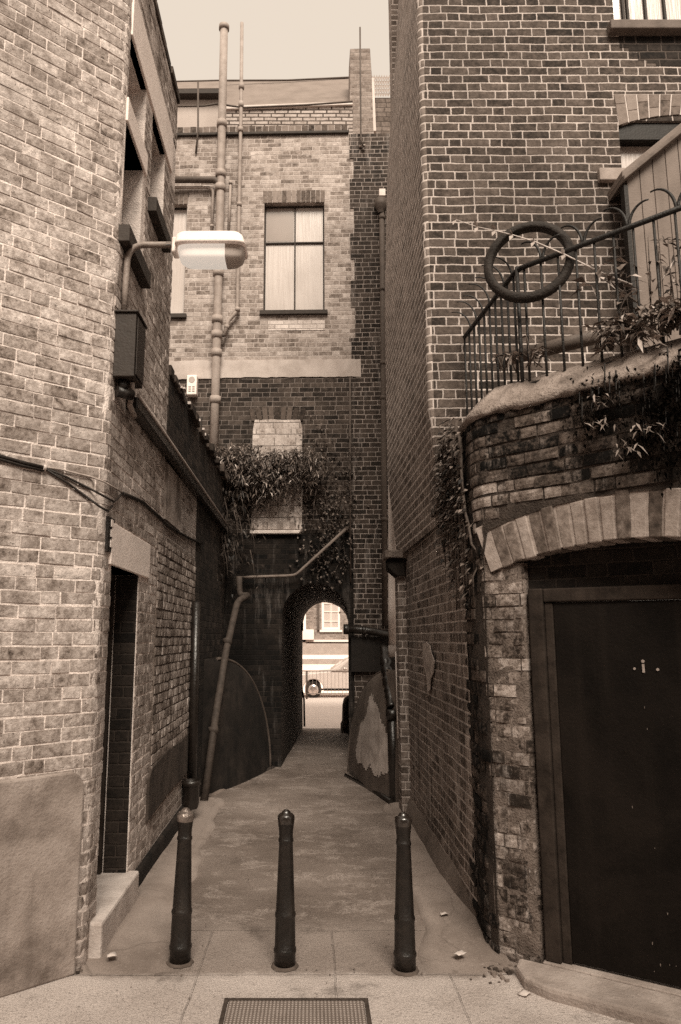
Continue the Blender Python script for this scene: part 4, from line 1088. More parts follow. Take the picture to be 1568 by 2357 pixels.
mb = MB(); mb.tube([onZ(797, 1783, -.06), onZ(850, 1812, -.05), onZ(900, 1845, -.03)], .03, 10); mb.build('pipe', MAT['pipe_blk'], LPp)
KL = thing('floor_kerb', 'low rounded kerb along the left fillet of the arch', 'kerb', onZ(545, 1800, -.07))
mb = MB(); mb.tube([onZ(480, 1838, -.07), onZ(545, 1802, -.08), onZ(628, 1768, -.1)], .035, 10); mb.build('kerb', MAT['render_patch'], KL)
HC = thing('hanging_cable', 'black cable with a switch hanging down the left side of the passage mouth', 'cable', onY(700, 1670, 15.9))
mb = MB(); mb.tube([onY(691, 1425, 15.8), onY(693, 1500, 15.8), onY(694, 1580, 15.8), onY(700, 1610, 15.8), onY(701, 1672, 15.8)], .02, 8); mb.build('cable', MAT['cable'], HC)
mb = MB(); p = onY(692, 1442, 15.75); mb.box(p + V((-.06, -.04, -.09)), p + V((.06, .04, .09))); mb.build('switch', MAT['cable'], HC, .01)
mb = MB(); p = onY(797, 1640, 15.7); rr = onZ(800, 1690, -.15)
mb.lathe((onY(806, 1640, 15.6).x, 15.6, gz(15.6)), [(.20, 0), (.2, .18), (.17, .24), (.16, .55), (.13, .68), (.05, .74), (0, .75)], 18)
GS = mb.build('guard_stone', MAT['render_patch']); tag(GS, 'rounded guard stone at the street end of the passage', 'guard stone')

#=====================================================================================================================
# RIGHT BUILDING
#=====================================================================================================================
RB = thing('brick_house', 'brown brick house with white pointing rising on the right behind the railings', 'building', (.93, 5.55, 0))
YF = 5.55; XC = .915; rc = .045
def rf(px, py): return onY(px, py, YF)
zs0 = rf(1490, 62).z; zs1 = zs0 + 1.7
Wt = (rf(1412, 20).x, rf(1412, 20).x + 1.1, zs0, zs0 + 1.7)
zl1 = rf(1470, 292).z; zl0 = rf(1470, 392).z
Wl = (rf(1428, 340).x, rf(1428, 340).x + 1.15, zl0, zl1 + .06)
holes = [(Wt[0], Wt[1], Wt[2], Wt[3]), (Wl[0], Wl[1], Wl[2], Wl[3])]
wall('front_wall', (0, YF), (1, 0), XC + rc, 5.5, 2.75, 11.6, MAT['right'], RB, holes=holes, out=(0, -1), thick=.3)
FR, dR, nR = plan_frame((0, YF), (1, 0), (0, -1))
def xr(Y, z):
    t = (Y - YF) / (8.3 - YF); t = max(0, t)
    far = .872 if z < 5.7 else (.872 + (z - 5.7) * .034 if z < 7.44 else .931 + (z - 7.44) * .072)
    near = XC if z < 7.3 else XC + (z - 7.3) * .033
    w = min(1, max(0, (3.6 - z) / .9))
    x = near + (far - near) * t
    return x + w * .092
mb = MB(); rows = []; uvs = []
path = [(None, i) for i in range(7)] + [(YF + rc + (8.3 - YF - rc) * i / 14, None) for i in range(1, 15)]
for zi in range(0, 49):
    z = 2.68 + (11.6 - 2.68) * zi / 48
    row = []; uv = []
    for Y, i in path:
        if Y is None:
            t = math.pi / 2 * i / 6
            x0 = xr(YF + rc, z)
            row.append(V((x0 + rc - rc * math.sin(t), YF + rc - rc * math.cos(t), z))); uv.append((XC + rc - i * rc * math.pi / 12, z))
        else:
            row.append(V((xr(Y, z), Y, z))); uv.append((XC + rc - rc * math.pi / 2 - (Y - YF - rc), z))
    rows.append(row); uvs.append(uv)
mb.grid(rows[::-1], True, uvs[::-1]); mb.build('side_wall', MAT['right_side'], RB)
mb = MB(); mb.box((.99, 8.02, 2.3), (4, 8.295, 11.5)); mb.build('rear_wall', MAT['right_side'], RB)
mb = MB(); mb.box((1.05, 5.7, 11.3), (5.4, 8.2, 11.45)); mb.build('roof', MAT['slate'], RB)
# lower side wall under the overhang, streaked with lime
mb = MB(); rows = []; uvs = []
for zi in range(15):
    z = -.12 + 2.9 * zi / 14
    rows.append([V((1.035 - .006 * i * .23 + random.uniform(-.008, .008), 4.95 + i * .23, z)) for i in range(15)]); uvs.append([(-i * .23, z) for i in range(15)])
mb.grid(rows[::-1], True, uvs[::-1]); mb.build('lower_wall', MAT['right_low'], RB)
# corbel and narrow pilaster at the far end
p = onY(937, 1300, 8.0)
mb = MB(); xk = 1.0
zc = onY(910, 1270, 8.0).z; zc0 = onY(910, 1322, 8.0).z
mb.box((onY(886, 1275, 7.9).x, 7.86, onY(900, 1284, 7.9).z), (1.06, 8.25, onY(900, 1266, 7.9).z)); mb.build('corbel_cap', MAT['coping'], RB, .01)
mb = MB(); mb.prism([V((onY(893, 1284, 7.95).x, 7.92, onY(900, 1284.3, 7.95).z)), V((1.05, 7.92, onY(900, 1284.3, 7.95).z)), V((1.05, 7.92, onY(900, 1326, 7.95).z)), V((onY(914, 1326, 7.95).x, 7.92, onY(900, 1326, 7.95).z)), V((onY(894, 1308, 7.95).x, 7.92, onY(900, 1308, 7.95).z))], (0, .3, 0)); mb.build('corbel', MAT['render_dark'], RB, .01)
mb = MB(); mb.box((onY(917, 1500, 8.05).x, 7.98, -.1), (1.05, 8.24, zc0)); mb.build('pilaster', MAT['right_low'], RB)
mb = MB(); mb.prism([onX(px, py, 1.012) for px, py in ((974, 1481), (983, 1478), (991, 1486), (994, 1502), (1001, 1520), (999, 1548), (993, 1562), (991, 1588), (985, 1594), (984, 1560), (977, 1530))], (-.006, 0, 0)); mb.build('lime_patch', plain('lime_splash', .42, .9, .4, 14, stain=.5, stain_v=.15), RB)
# windows
window(FR, dR, nR, *Wt, .09, RB, fw=.04, glassm=MAT['blind'], framem=MAT['darksill'], bars_v=[Wt[0] + .13, Wt[0] + .17, Wt[0] + .33, Wt[0] + .5, Wt[0] + .7, Wt[0] + .9], bars_h=[])
slab('window_sill', FR, dR, nR, Wt[0] - .07, Wt[1] + .1, zs0 - .085, zs0 + .003, -.1, .085, MAT['timber_cap'], RB, .01)
mb = MB()
for i in range(14):
    s_a = Wt[0] + .03 + i * .075; hh = (.10, .17, .24, .27, .30, .31, .30, .27, .31, .26, .22, .19, .15, .1)[i] + random.uniform(-.02, .02)
    mb.obox(FR(s_a, zs0 - .086 - hh, -.02), dR * .0748, V((0, 0, hh)), nR * .0225)
mb.build('soot_mark', brick('sooted_flemish_brick', .008, .045, .12, var=.55, soot=.6, soot_scale=.9, streak_col=.008, mw=.0135, wob=.007, smear=.03, bump=.010, seed=41, grit=1.2, gap=.2), RB)
window(FR, dR, nR, *Wl, .09, RB, fw=.03, glassm=MAT['blind'], framem=MAT['black'])
slab('window_sill', FR, dR, nR, rf(1375, 400).x, Wl[1] + .1, rf(1400, 421).z, rf(1400, 393).z, -.1, .05, plain('grey_sill_stone', .32, .9, .2, 8, stain=.4, stain_v=.12), RB, .008)
slab('blind_box', FR, dR, nR, Wl[0] + .001, Wl[1] - .001, zl1 - .10, zl1 + .058, -.16, -.02, MAT['black'], RB)
# gauged brick flat arch
mb = MB(); n_ = 13; wA = rf(1411, 217).x; wB = Wl[1] + .07; zt_ = rf(1440, 217).z; zb_ = rf(1430, 288).z
for i in range(n_):
    c0, c1 = i / n_, (i + 1) / n_
    tx = lambda c: wA + (Wl[1] + .12 - wA) * c
    bxx = lambda c: (Wl[0] + .0) + (Wl[1] - Wl[0]) * c
    bz = lambda c: zb_ + .10 * (1 - (2 * c - 1) ** 2)
    g = .006
    cut = .38 if i % 2 else .66
    for f0, f1 in ((0, cut), (cut, 1)):
        def pt(c, f): return V((bxx(c) + (tx(c) - bxx(c)) * f, 0, bz(c) + (zt_ - bz(c)) * f))
        poly = [pt(c0, f0) + V((g, 0, g if f0 else 0)), pt(c1, f0) + V((-g, 0, g if f0 else 0)), pt(c1, f1) + V((-g, 0, -g if f1 == 1 else 0)), pt(c0, f1) + V((g, 0, -g if f1 == 1 else 0))]
        mb.prism([V((q_.x, YF - .008 - random.uniform(0, .003), q_.z)) for q_ in poly], (0, .1, 0))
mb.build('window_head', island('gauged_head_brick', .15, .26), RB)
mb = MB(); mb.prism([V((wA + .01, YF - .004, zt_)), V((Wl[1] + .11, YF - .004, zt_))] + [V((Wl[1] - (Wl[1] - Wl[0]) * i / 10, YF - .004, zb_ + .10 * (1 - (2 * (1 - i / 10) - 1) ** 2))) for i in range(11)], (0, .09, 0)); mb.build('head_mortar', plain('white_pointing', .58, .9, .15, 20), RB)
# white waste pipe in the angle beside the corbel
WS = pipe_thing('white_pipe', 'wide white painted pipe standing in the angle right of the rainwater pipe', 'drainpipe',
                [onY(897, 1065, 8.9), onY(902, 1110, 8.9), onY(903, 1270, 8.9), onY(903, 1400, 8.9), onY(905, 1490, 8.9)], [.03, .045, .05, .05, .05], MAT['pipe_white'])
mb = MB(); mb.tube([onY(905, 1485, 8.85), onY(906, 1512, 8.85)], .06, 12); mb.build('joint', MAT['render_bare'], WS)
mb = MB(); mb.tube([onY(914, 1500, 8.4), onY(917, 1600, 8.3), onY(919, 1700, 8.2)], .022, 8); mb.build('lower_pipe', MAT['pipe_white'], WS)

#=====================================================================================================================
# RIGHT YARD WALL WITH DOOR
#=====================================================================================================================
F0 = V((1.06, 4.48, 0)); dF = V((.7071, -.7071, 0)); nF = V((-.7071, -.7071, 0))
FF, dFv, nFv = plan_frame(F0, dF, nF)
def onF(px, py, k=0.0): return onP(px, py, F0 + nF * k, dF)
def sf(px, py): p = onF(px, py); return s_of(p, F0, dF), p.z
RY = thing('garden_wall', 'black weathered curved brick wall with pale segmental arch over a brown door', 'wall', (1.06, 4.48, 0))
i0, i1, i2 = sf(1130, 1318), sf(1290, 1262), sf(1560, 1237)
# circle through the three intrados points
def circ(a, b, c):
    ax_, ay, bx_, by, cx_, cy_ = *a, *b, *c
    D = 2 * (ax_ * (by - cy_) + bx_ * (cy_ - ay) + cx_ * (ay - by))
    ux = ((ax_ ** 2 + ay ** 2) * (by - cy_) + (bx_ ** 2 + by ** 2) * (cy_ - ay) + (cx_ ** 2 + cy_ ** 2) * (ay - by)) / D
    uy = ((ax_ ** 2 + ay ** 2) * (cx_ - bx_) + (bx_ ** 2 + by ** 2) * (ax_ - cx_) + (cx_ ** 2 + cy_ ** 2) * (bx_ - ax_)) / D
    return ux, uy, math.hypot(ax_ - ux, ay - uy)
cS, cZ, rI = circ(i0, i1, i2)
print('ARCH', i0, i1, i2, cS, cZ, rI)
aL = math.atan2(i0[1] - cZ, i0[0] - cS); aR_ = math.pi - aL
HV = .27; rO = rI + HV
def zIn(s, r=None):
    r = r or rI; q_ = r * r - (s - cS) ** 2
    return cZ + math.sqrt(q_) if q_ > 0 else cZ
nv = int((aL - aR_) * rI / .078)
mb = MB()
for i in range(1, nv):
    t0 = aL - (aL - aR_) * i / nv; t1 = aL - (aL - aR_) * (i + 1) / nv; g = .006 / rI
    t0 -= g * random.uniform(.6, 1.3); t1 += g * random.uniform(.6, 1.3)
    ra = rI + random.uniform(-.008, .006); rb = rO - random.uniform(.0, .03); pr = .0 + random.uniform(-.006, .010)
    P_ = lambda r, t: FF(cS + r * math.cos(t), cZ + r * math.sin(t), pr)
    mid = .5 * (ra + rb) + random.uniform(-.06, .06)
    mb.prism([P_(ra, t0), P_(ra, t1), P_(mid, t1 + random.uniform(-.002, .002)), P_(rb, t1), P_(rb, t0), P_(mid, t0 + random.uniform(-.002, .002))], -nFv * .24)
mb.build('arch_ring', MAT['vouss'], RY, .007)
mb = MB(); n_ = 24
mb.prism([FF(cS + (rI + .006) * math.cos(aL - (aL - aR_) * i / n_), cZ + (rI + .006) * math.sin(aL - (aL - aR_) * i / n_), -.006) for i in range(n_ + 1)] + [FF(cS + (rO + .03) * math.cos(aR_ + (aL - aR_) * i / n_), cZ + (rO + .03) * math.sin(aR_ + (aL - aR_) * i / n_), -.006) for i in range(n_ + 1)], -nFv * .2)
mb.build('arch_mortar', MAT['vouss_mortar'], RY)
ZC = 3.2
plan = [V((1.075, 5.5, 0)), V((1.055, 5.2, 0)), V((1.04, 4.95, 0)), V((1.028, 4.75, 0)), V((1.026, 4.63, 0)), V((1.036, 4.55, 0)), V((1.06 - .004, 4.49, 0))]
sEnd = 2 * cS + .9
ss = [.03 + i * .05 for i in range(int(sEnd / .05))]
full = [(p, None) for p in plan] + [(F0 + dF * s, s) for s in ss]
mb = MB(); al = 0; prev = None; cols = []
for p, s in full:
    if prev is not None: al += (p - prev).length
    prev = p
    if s is None: zb_ = -.1
    elif s <= 2 * cS - 0.0 and s < (cS + rO * math.cos(aR_)): zb_ = max(zIn(s, rO) - .02, i0[1] + .1)
    else: zb_ = -.1
    cols.append((p, s, al, zb_))
def wallcols(cols, z_top, rough):
    rows = []; uvs = []
    for p, s, al_, zb_ in cols:
        k = 26
        rows.append([V((p.x, p.y, zb_ + (z_top - zb_) * j / k)) for j in range(k + 1)]); uvs.append([(al_, zb_ + (z_top - zb_) * j / k) for j in range(k + 1)])
    h = {}
    for r_ in rows:
        for i, p in enumerate(r_):
            dx = random.uniform(-rough, rough); r_[i] = p + V((-.7 * dx, -.7 * dx, 0))
    return rows, uvs
rows, uvs = wallcols([c for c in cols if c[1] is None], ZC, .004); mb.grid(rows, True, uvs)
rows, uvs = wallcols([cols[len(plan) - 1][:3] + (i0[1] + .1,)] + [c for c in cols if c[1] is not None and c[3] > 0], ZC, .004); mb.grid(rows, True, uvs)
rows, uvs = wallcols([c for c in cols if c[1] is not None and c[3] < 0], ZC, .004)
if rows: mb.grid(rows, True, uvs)
mb.build('wall', MAT['mortar_d'], RY)
cum = [0.0]
for i in range(1, len(full)): cum.append(cum[-1] + (full[i][0] - full[i - 1][0]).length)
def posY(s, z, k):
    i = 0
    while i < len(full) - 2 and s > cum[i + 1]: i += 1
    a, b = full[i][0], full[i + 1][0]; f = (s - cum[i]) / (cum[i + 1] - cum[i]); t = (b - a).normalized(); n_ = V((t.y, -t.x, 0)); n_ = n_ if n_.dot(V((-1, -1, 0))) > 0 else -n_
    if i + 2 < len(full):
        t2 = (full[i + 2][0] - b).normalized(); n2 = V((t2.y, -t2.x, 0)); n2 = n2 if n2.dot(V((-1, -1, 0))) > 0 else -n2
        n_ = n_.lerp(n2, max(0, f))
    return a.lerp(b, f) + n_ * k + V((0, 0, z))
cF = cum[len(plan) - 1]
def below_ring(a, b, z0_):
    for q_ in (a, (a + b) / 2, b):
        sF = q_ - cF
        if sF > .005 and sF < cS + rO * math.cos(aR_) and z0_ < zIn(sF, rO) - .012: return True
    return False
def shoulder(a, b, z0_):
    sF = (a + b) / 2 - cF; zz_ = z0_ - i0[1] - .12
    return -.10 < sF < .62 - .5 * abs(zz_ - .2) - .25 * zz_ and 0 < zz_ < .40
def skipY(a, b, z0_, z1_): return below_ring(a, b, z0_) or shoulder(a, b, z0_)
facing('rough_bricks', posY, .0, cF + 1.7, .0, ZC - .035, MAT['stock_y'], RY, skip=skipY, st=.225, hd=.11, proud=.009, vary=.006, chip=.007, miss=.04, seed=12, jt=.011, round_=.001)
# lime-stained jamb under the springing
jam = [V((1.05, 4.52, 0)), F0 - nF * .02 + dF * .0, F0 - nF * .03 + dF * .06, F0 - nF * .03 + dF * .14, F0 - nF * .03 + dF * .215, F0 - nF * .05 + dF * .235, F0 - nF * .3 + dF * .24]
mb = MB(); rows = []; uvs = []; al = 0
for i, p in enumerate(jam):
    if i: al += (p - jam[i - 1]).length
    rr_, uu_ = [], []
    for j in range(31):
        z = -.05 + (i0[1] + .1) * j / 30
        bulge = .0
        rr_.append(V((p.x, p.y, z)) - nF * random.uniform(-.008, .008) - nF * bulge * .4); uu_.append((al + 40, z))
    rows.append(rr_); uvs.append(uu_)
mb.grid(rows, True, uvs); mb.build('jamb', MAT['mortar_m'], RY)
jc = [0.0]
for i in range(1, len(jam)): jc.append(jc[-1] + (jam[i] - jam[i - 1]).length)
def posJ(s, z, k):
    i = 0
    while i < len(jam) - 2 and s > jc[i + 1]: i += 1
    f = (s - jc[i]) / (jc[i + 1] - jc[i]); 
    def nr(i):
        t = (jam[i + 1] - jam[i]).normalized(); n_ = V((t.y, -t.x, 0)); return n_ if n_.dot(V((-.3, -1, 0))) > 0 else -n_
    n_ = nr(i).lerp(nr(min(i + 1, len(jam) - 2)), max(0, f) if i + 2 < len(jam) else 0)
    fade = max(0, 1 - z / 1.0) * .009
    return jam[i].lerp(jam[i + 1], f) + n_ * (k - fade * (.5 + .5 * math.sin(z * 23 + s * 31))) + V((0, 0, z))
facing('jamb_bricks', posJ, 0, jc[-2] + .03, .0, i0[1] + .03, MAT['stock_j'], RY, st=.15, hd=.075, proud=.007, vary=.004, chip=.006, seed=21, jt=.008, round_=.0005)
# pale squared bricks over the arch's left shoulder
facing('shoulder_bricks', posY, cF - .12, cF + .64, .0, ZC - .035, stock('pale_shoulder_stock', .10, .34, var=.6, soot=.35, soot_v=.05, lime=.6, lime_v=.42), RY, skip=lambda a_, b_, z0_, z1_: below_ring(a_, b_, z0_) or not shoulder(a_, b_, z0_), st=.225, hd=.11, proud=.011, vary=.004, chip=.006, seed=33, jt=.012)
# coping, sloping render
mb = MB(); rows = []
cp = [p for p, s in full[::1]]
for i, p in enumerate(cp):
    t = (cp[min(i + 1, len(cp) - 1)] - cp[max(i - 1, 0)]).normalized(); n_ = V((t.y, -t.x, 0)); n_ = n_ if n_.dot(V((-1, -1, 0))) > 0 else -n_
    j = random.uniform(-.012, .012); jz = random.uniform(-.012, .012)
    j2 = random.uniform(-.012, .008)
    rows.append([p + n_ * .0 + V((0, 0, ZC - .03 + j2)), p + n_ * (.03 + j) + V((0, 0, ZC - .03 + jz + j2)), p + n_ * (.034 + j) + V((0, 0, ZC - .005 + jz)), p + n_ * (.012) + V((0, 0, ZC + .03)), p - n_ * (.07 + j * .8) + V((0, 0, ZC + .11 + jz)), p - n_ * (.15 + j) + V((0, 0, ZC + .185 + jz * .8)), p - n_ * .19 + V((0, 0, ZC + .215)), p - n_ * .25 + V((0, 0, ZC + .22)), p - n_ * .32 + V((0, 0, ZC + .19)), p - n_ * .33 + V((0, 0, ZC - .1))])
mb.grid(rows, True); mb.build('coping', MAT['coping'], RY)
# back face and terrace floor
mb = MB(); mb.prism([V((1.3, 5.5, 0)), V((1.28, 4.75, 0)), V((1.42, 4.55, 0)), V((3.2, 2.8, 0)), V((5.4, 2.8, 0)), V((5.4, 5.5, 0))][::1], (0, 0, .12)); o = mb.build('terrace', MAT['render_patch'], RY); 
for v_ in o.data.vertices: v_.co.z += 3.05
# tympanum, frame and door
A_ = V((1.382, 4.248, 0)); B_ = V((1.823, 3.959, 0)); dD = (B_ - A_).normalized(); nD = V((dD.y, -dD.x, 0)); nD = nD if nD.y < 0 else -nD
FD, dDv, nDv = plan_frame(A_, dD, nD)
def onD(px, py, k=0.0): return onP(px, py, A_ + nD * k, dD)
def sd(px, py): p = onD(px, py); return s_of(p, A_, dD), p.z
zTop = sd(1330, 1392)[1]; sFL = sd(1222, 1500)[0]
slab('tympanum', FD, dDv, nDv, sFL - .12, 1.6, zTop + .10, i0[1] + .45, -.28, -.06, MAT['tymp'], RY)
fwid = .135
mb = MB()
mb.obox(FD(sFL, .06, -.12), dDv * .085, V((0, 0, zTop + .10 - .06)), nDv * .13)
mb.obox(FD(sFL + .0852, .06, -.12), dDv * .05, V((0, 0, zTop - .06 + .02)), nDv * .105)
mb.obox(FD(sFL + .0854, zTop + .021, -.12), dDv * 1.2, V((0, 0, .078)), nDv * .118)
sDR = sFL + .135 + .95
mb.obox(FD(sDR, .06, -.12), dDv * .13, V((0, 0, zTop - .04)), nDv * .105)
mb.build('door_frame', MAT['frame'], RY, .008)
mb = MB(); mb.obox(FD(sFL + .137, .075, -.07), dDv * (sDR - sFL - .14), V((0, 0, zTop - .058)), nDv * .05)
door = mb.build('door', MAT['darkwood'], RY, .004)
s, z = sd(1480, 1535)
mb = MB(); mb.obox(FD(s - .006, z - .03, -.021), dDv * .012, V((0, 0, .045)), nDv * .006); mb.tube([FD(s, z + .03, -.021), FD(s, z + .03, -.012)], .009, 8); mb.build('lock_plate', MAT['pipe'], door)
mb = MB(); mb.tube([FD(s - .045, z - .01, -.021), FD(s - .045, z - .01, -.014)], .007, 6); mb.tube([FD(s + .07, z - .012, -.021), FD(s + .07, z - .012, -.014)], .008, 6); mb.build('screw_heads', MAT['pipe'], door)
mb = MB()
for i in range(34):
    s_ = sFL + .45 + random.random() ** .6 * .6; z_ = .09 + abs(random.gauss(0, .16)); 
    if random.random() < .25: z_ = random.uniform(.3, 1.6)
    w_, h_ = random.uniform(.0015, .004), random.uniform(.002, .014)
    mb.obox(FD(s_, z_, -.0215), dDv * w_, V((0, 0, h_)), nDv * .0035)
mb.build('paint_chips', plain('bare_wood_chips', .20, .8, .4, 10, bump=0), door)
# threshold
mb = MB(); t0, t1 = onZ(1152, 2240, .06), onZ(1250, 2210, .06)
mb.prism([FD(sFL - .14, 0, .03), FD(1.9, 0, .03), FD(1.9, 0, .33), FD(sFL + .10, 0, .31), FD(sFL - .04, 0, .26), FD(sFL - .12, 0, .14)], (0, 0, .0601)); thr = mb.build('threshold', MAT['sill_stone'], RY, .02)
for v_ in thr.data.vertices: v_.co.z = v_.co.z if v_.co.z > .03 else -.1
mb = MB(); mb.obox(FD(sFL - .01, .0, -.3), dDv * 1.7, V((0, 0, .0615)), nDv * .33); mb.build('inner_threshold', MAT['sill_stone'], RY, .006)
# skirting fillet of the side wall
mb = MB(); mb.grid([[V((1.04 - .006 * i * .23 - .065 * min(1, .15 + i / 4), 4.80 + i * .225, gz(4.8 + i * .225) + .02)) for i in range(15)], [V((1.045 - .006 * i * .23 - .035 * min(1, .1 + i / 4), 4.82 + i * .225, .02 + .09 * min(1, .1 + i / 4))) for i in range(15)], [V((1.05 - .006 * i * .23, 4.86 + i * .225, .17)) for i in range(15)]][::-1], True); mb.build('skirting', MAT['render_patch'], RY)

#=====================================================================================================================
# RAILING, TYRE, LEAN-TO, TERRACE CLUTTER
#=====================================================================================================================
ZR = 4.15
kc = V((1.33, 4.42, 0)); kl = V((1.21, 5.5, 0)); kr = V((2.6, 3.19, 0))
RA = thing('railing', 'black iron railing with curled spikes standing on the curved wall coping', 'railing', (1.33, 4.42, 3.35))
mb = MB(); mb.tube([kl + V((0, 0, ZR)), kc + V((-.005, .03, ZR)), kc + V((.02, -.03, ZR)), kr + V((0, 0, ZR))], .017, 8); mb.build('handrail', MAT['rail'], RA)
mb = MB(); mb.tube([kl + V((0, 0, 3.32)), kc + V((-.005, .03, 3.36)), kc + V((.02, -.03, 3.36)), kr + V((0, 0, 3.36))], .012, 6); mb.build('bottom_rail', MAT['rail'], RA)
def bar(p, r=.0085):
    mb = MB(); mb.tube([p + V((0, 0, 3.2)), p + V((0, 0, ZR))], r, 6); mb.build('bar', MAT['rail'], RA)
for i in range(10): bar(kc.lerp(kl, .06 + .94 * i / 9.0))
dRl = (kr - kc).normalized()
for i in range(12): bar(kc + dRl * (.05 + .115 * i))
mb = MB(); mb.tube([kc + V((0, 0, 3.2)), kc + V((0, 0, ZR + .02))], .013, 8); mb.build('corner_post', MAT['rail'], RA)
def curl(p, outd, h, w, r=.0085):
    pts = [p + V(outd) * (w * (1 - math.cos(t))) + V((0, 0, h * math.sin(t))) for t in [i * 1.75 / 10 for i in range(11)]]
    mb = MB(); mb.tube(pts, [r * (1 - .55 * i / 10) for i in range(11)], 6); mb.build('spike', MAT['rail'], RA)
for i in range(7):
    p = kc.lerp(kl, .08 + .13 * i) + V((0, 0, ZR)); curl(p, V((-1, .15, 0)), .15 + .02 * (i % 2), .12)
for i in range(4):
    p = kc + dRl * (.17 + .27 * i) + V((0, 0, ZR)); curl(p, -dRl, .17, .11, .011); curl(p + dRl * .01, dRl, .13, .10, .011)

# bicycle tyre hung on the corner of the railing
tc = onP(1217, 602, kc + V((-.05, -.05, 0)), V((.9, -.436, 0)))
TY = thing('bicycle_tyre', 'old bicycle tyre without its wheel hung over the railing corner', 'tyre', tc - V((0, 0, .27)))
mb = MB(); Rt, rt = .246, .035; na, nb = 96, 14
axd = V((.93, -.36, .0)).normalized(); upd = V((.0, .12, 1)).normalized(); upd = (upd - axd * upd.dot(axd)).normalized(); nrm = axd.cross(upd)
rows = []
for i in range(na):
    t = 2 * math.pi * i / na; e = axd * math.cos(t) * 1.0 + upd * math.sin(t) * 1.03
    en = (axd * math.cos(t) + upd * math.sin(t)).normalized()
    row = []
    for j in range(nb):
        q_ = 2 * math.pi * j / nb
        tread = .0025 if (i % 2 and abs(math.sin(q_)) < .75 and math.cos(q_) > .1) else 0
        rad = rt + tread
        c_ = math.cos(q_)
        if c_ < -.6: c_ = -.55                    # open inner side
        row.append(tc + e * Rt + en * rad * c_ + nrm * rad * math.sin(q_))
    rows.append(row)
rows.append(rows[0])
mb.grid(rows, True, None, True); mb.build('casing', MAT['rubber'], TY)

# boarded lean-to stair cover beside the house wall
LT = thing('boarded_lean_to', 'brown boarded stair cover with a sloping capped top against the house wall', 'lean-to', onY(1445, 700, 5.3))
Yl = 5.30
mb = MB(); a, b = onY(1442, 405, Yl), onY(1700, 195, Yl)
z_base = 3.1
n_ = 9
for i in range(n_):
    x0, x1 = a.x + (b.x - a.x) * i / n_, a.x + (b.x - a.x) * (i + 1) / n_
    za, zb_ = a.z + (b.z - a.z) * i / n_, a.z + (b.z - a.z) * (i + 1) / n_
    mb.prism([V((x0 + .002, Yl, z_base)), V((x1 - .002, Yl, z_base)), V((x1 - .002, Yl, zb_ - .02)), V((x0 + .002, Yl, za - .02))], (0, .03, 0))
mb.build('boarding', MAT['timber'], LT, .004)
mb = MB(); dz = (b - a)
mb.obox(a + V((-.05, -.07, -.075)), dz, V((0, .32, 0)), V((0, 0, .04))); mb.build('capping', MAT['timber_cap'], LT, .006)
mb = MB(); mb.obox(a + V((-.05, -.04, -.034)), dz, V((0, .29, 0)), V((0, 0, .055))); mb.build('roof_edge', MAT['timber'], LT, .006)
mb = MB(); mb.box((a.x - .035, Yl - .02, z_base), (a.x - .003, Yl + .05, a.z - .09)); mb.build('post', MAT['black'], LT)

TP = thing('fallen_pipe', 'grey pipe lying along the terrace behind the iron railing', 'pipe', onZ(1300, 800, 3.2))
p0, p1 = onY(1150, 830, 4.95), onY(1420, 762, 4.5)
mb = MB(); mb.tube([p0, p1], .05, 14); mb.build('pipe', MAT['pipe_dk'], TP)
mb = MB(); dd = (p1 - p0).normalized(); mb.tube([p0 - dd * .01, p0 + dd * .05], .06, 14); mb.build('socket', MAT['pipe_dk'], TP)

# ------------------------------------------------------------------ plants
def plant(name, label, loc, stems, leaves, mstem, mleaf, rs=.005, group=None, cat='plant', mleaf2=None):
    root = thing(name, label, cat, loc, group)
    mb = MB()
    for st in stems: mb.tube(st, [rs * (1 - .6 * i / max(1, len(st) - 1)) for i in range(len(st))], 5)
    mb.build('stem', mstem, root)
    m1, m2 = MB(), MB()
    for i, lf in enumerate(leaves): leafmesh(m2 if (mleaf2 and i % 3 == 0) else m1, *lf)
    m1.build('foliage', mleaf, root)
    if mleaf2 and m2.f: m2.build('pale_foliage', mleaf2, root)
    return root
# shrub spilling in front of the whitewashed window
rnd = random.Random(3)
stems, leaves = [], []
base = onY(520, 1150, 11.0)
for i in range(165):
    t = rnd.random() ** 1.35
    px = 492 + t * 255 + rnd.uniform(-10, 10); top = 1012 + 12 * math.sin(px * .05) + max(0, (px - 640)) * .32
    py = top + rnd.uniform(0, 60 + 60 * math.sin(math.pi * min(1, t * 1.05)))
    st = onY(480 + t * 120, 1135 + rnd.uniform(-30, 60), 11.0); en = onY(px, py, 10.85 + rnd.uniform(-.12, .18))
    mid = st.lerp(en, .5) + V((0, -.05, .22)); stems.append([st, mid, en])
    dr = V((rnd.uniform(-.2, .8), rnd.uniform(-.7, .1), rnd.uniform(-1, -.1)))
    tail = en + V((rnd.uniform(-.05, .12), -.03, -rnd.uniform(.1, .3) - (.25 if rnd.random() < .15 else 0)))
    for k in range(24):
        f = k / 24; p = mid.lerp(en, f * 1.6) if f < .62 else en.lerp(tail, (f - .62) / .38)
        p = p + V((rnd.uniform(-.07, .07), rnd.uniform(-.09, .07), rnd.uniform(-.07, .07)))
        leaves.append((p, V((rnd.uniform(-1, 1), rnd.uniform(-1, .2), rnd.uniform(-1.1, .3))), rnd.uniform(.07, .14), rnd.uniform(.016, .030), .35))
plant('shrub', 'dark narrow leaved shrub spilling over the wall in front of the whitewashed window', base, stems, leaves, MAT['stem'], island('shrub_leaf', .03, .16, .5), .007, cat='shrub', mleaf2=island('shrub_pale_leaf', .12, .5, .5))
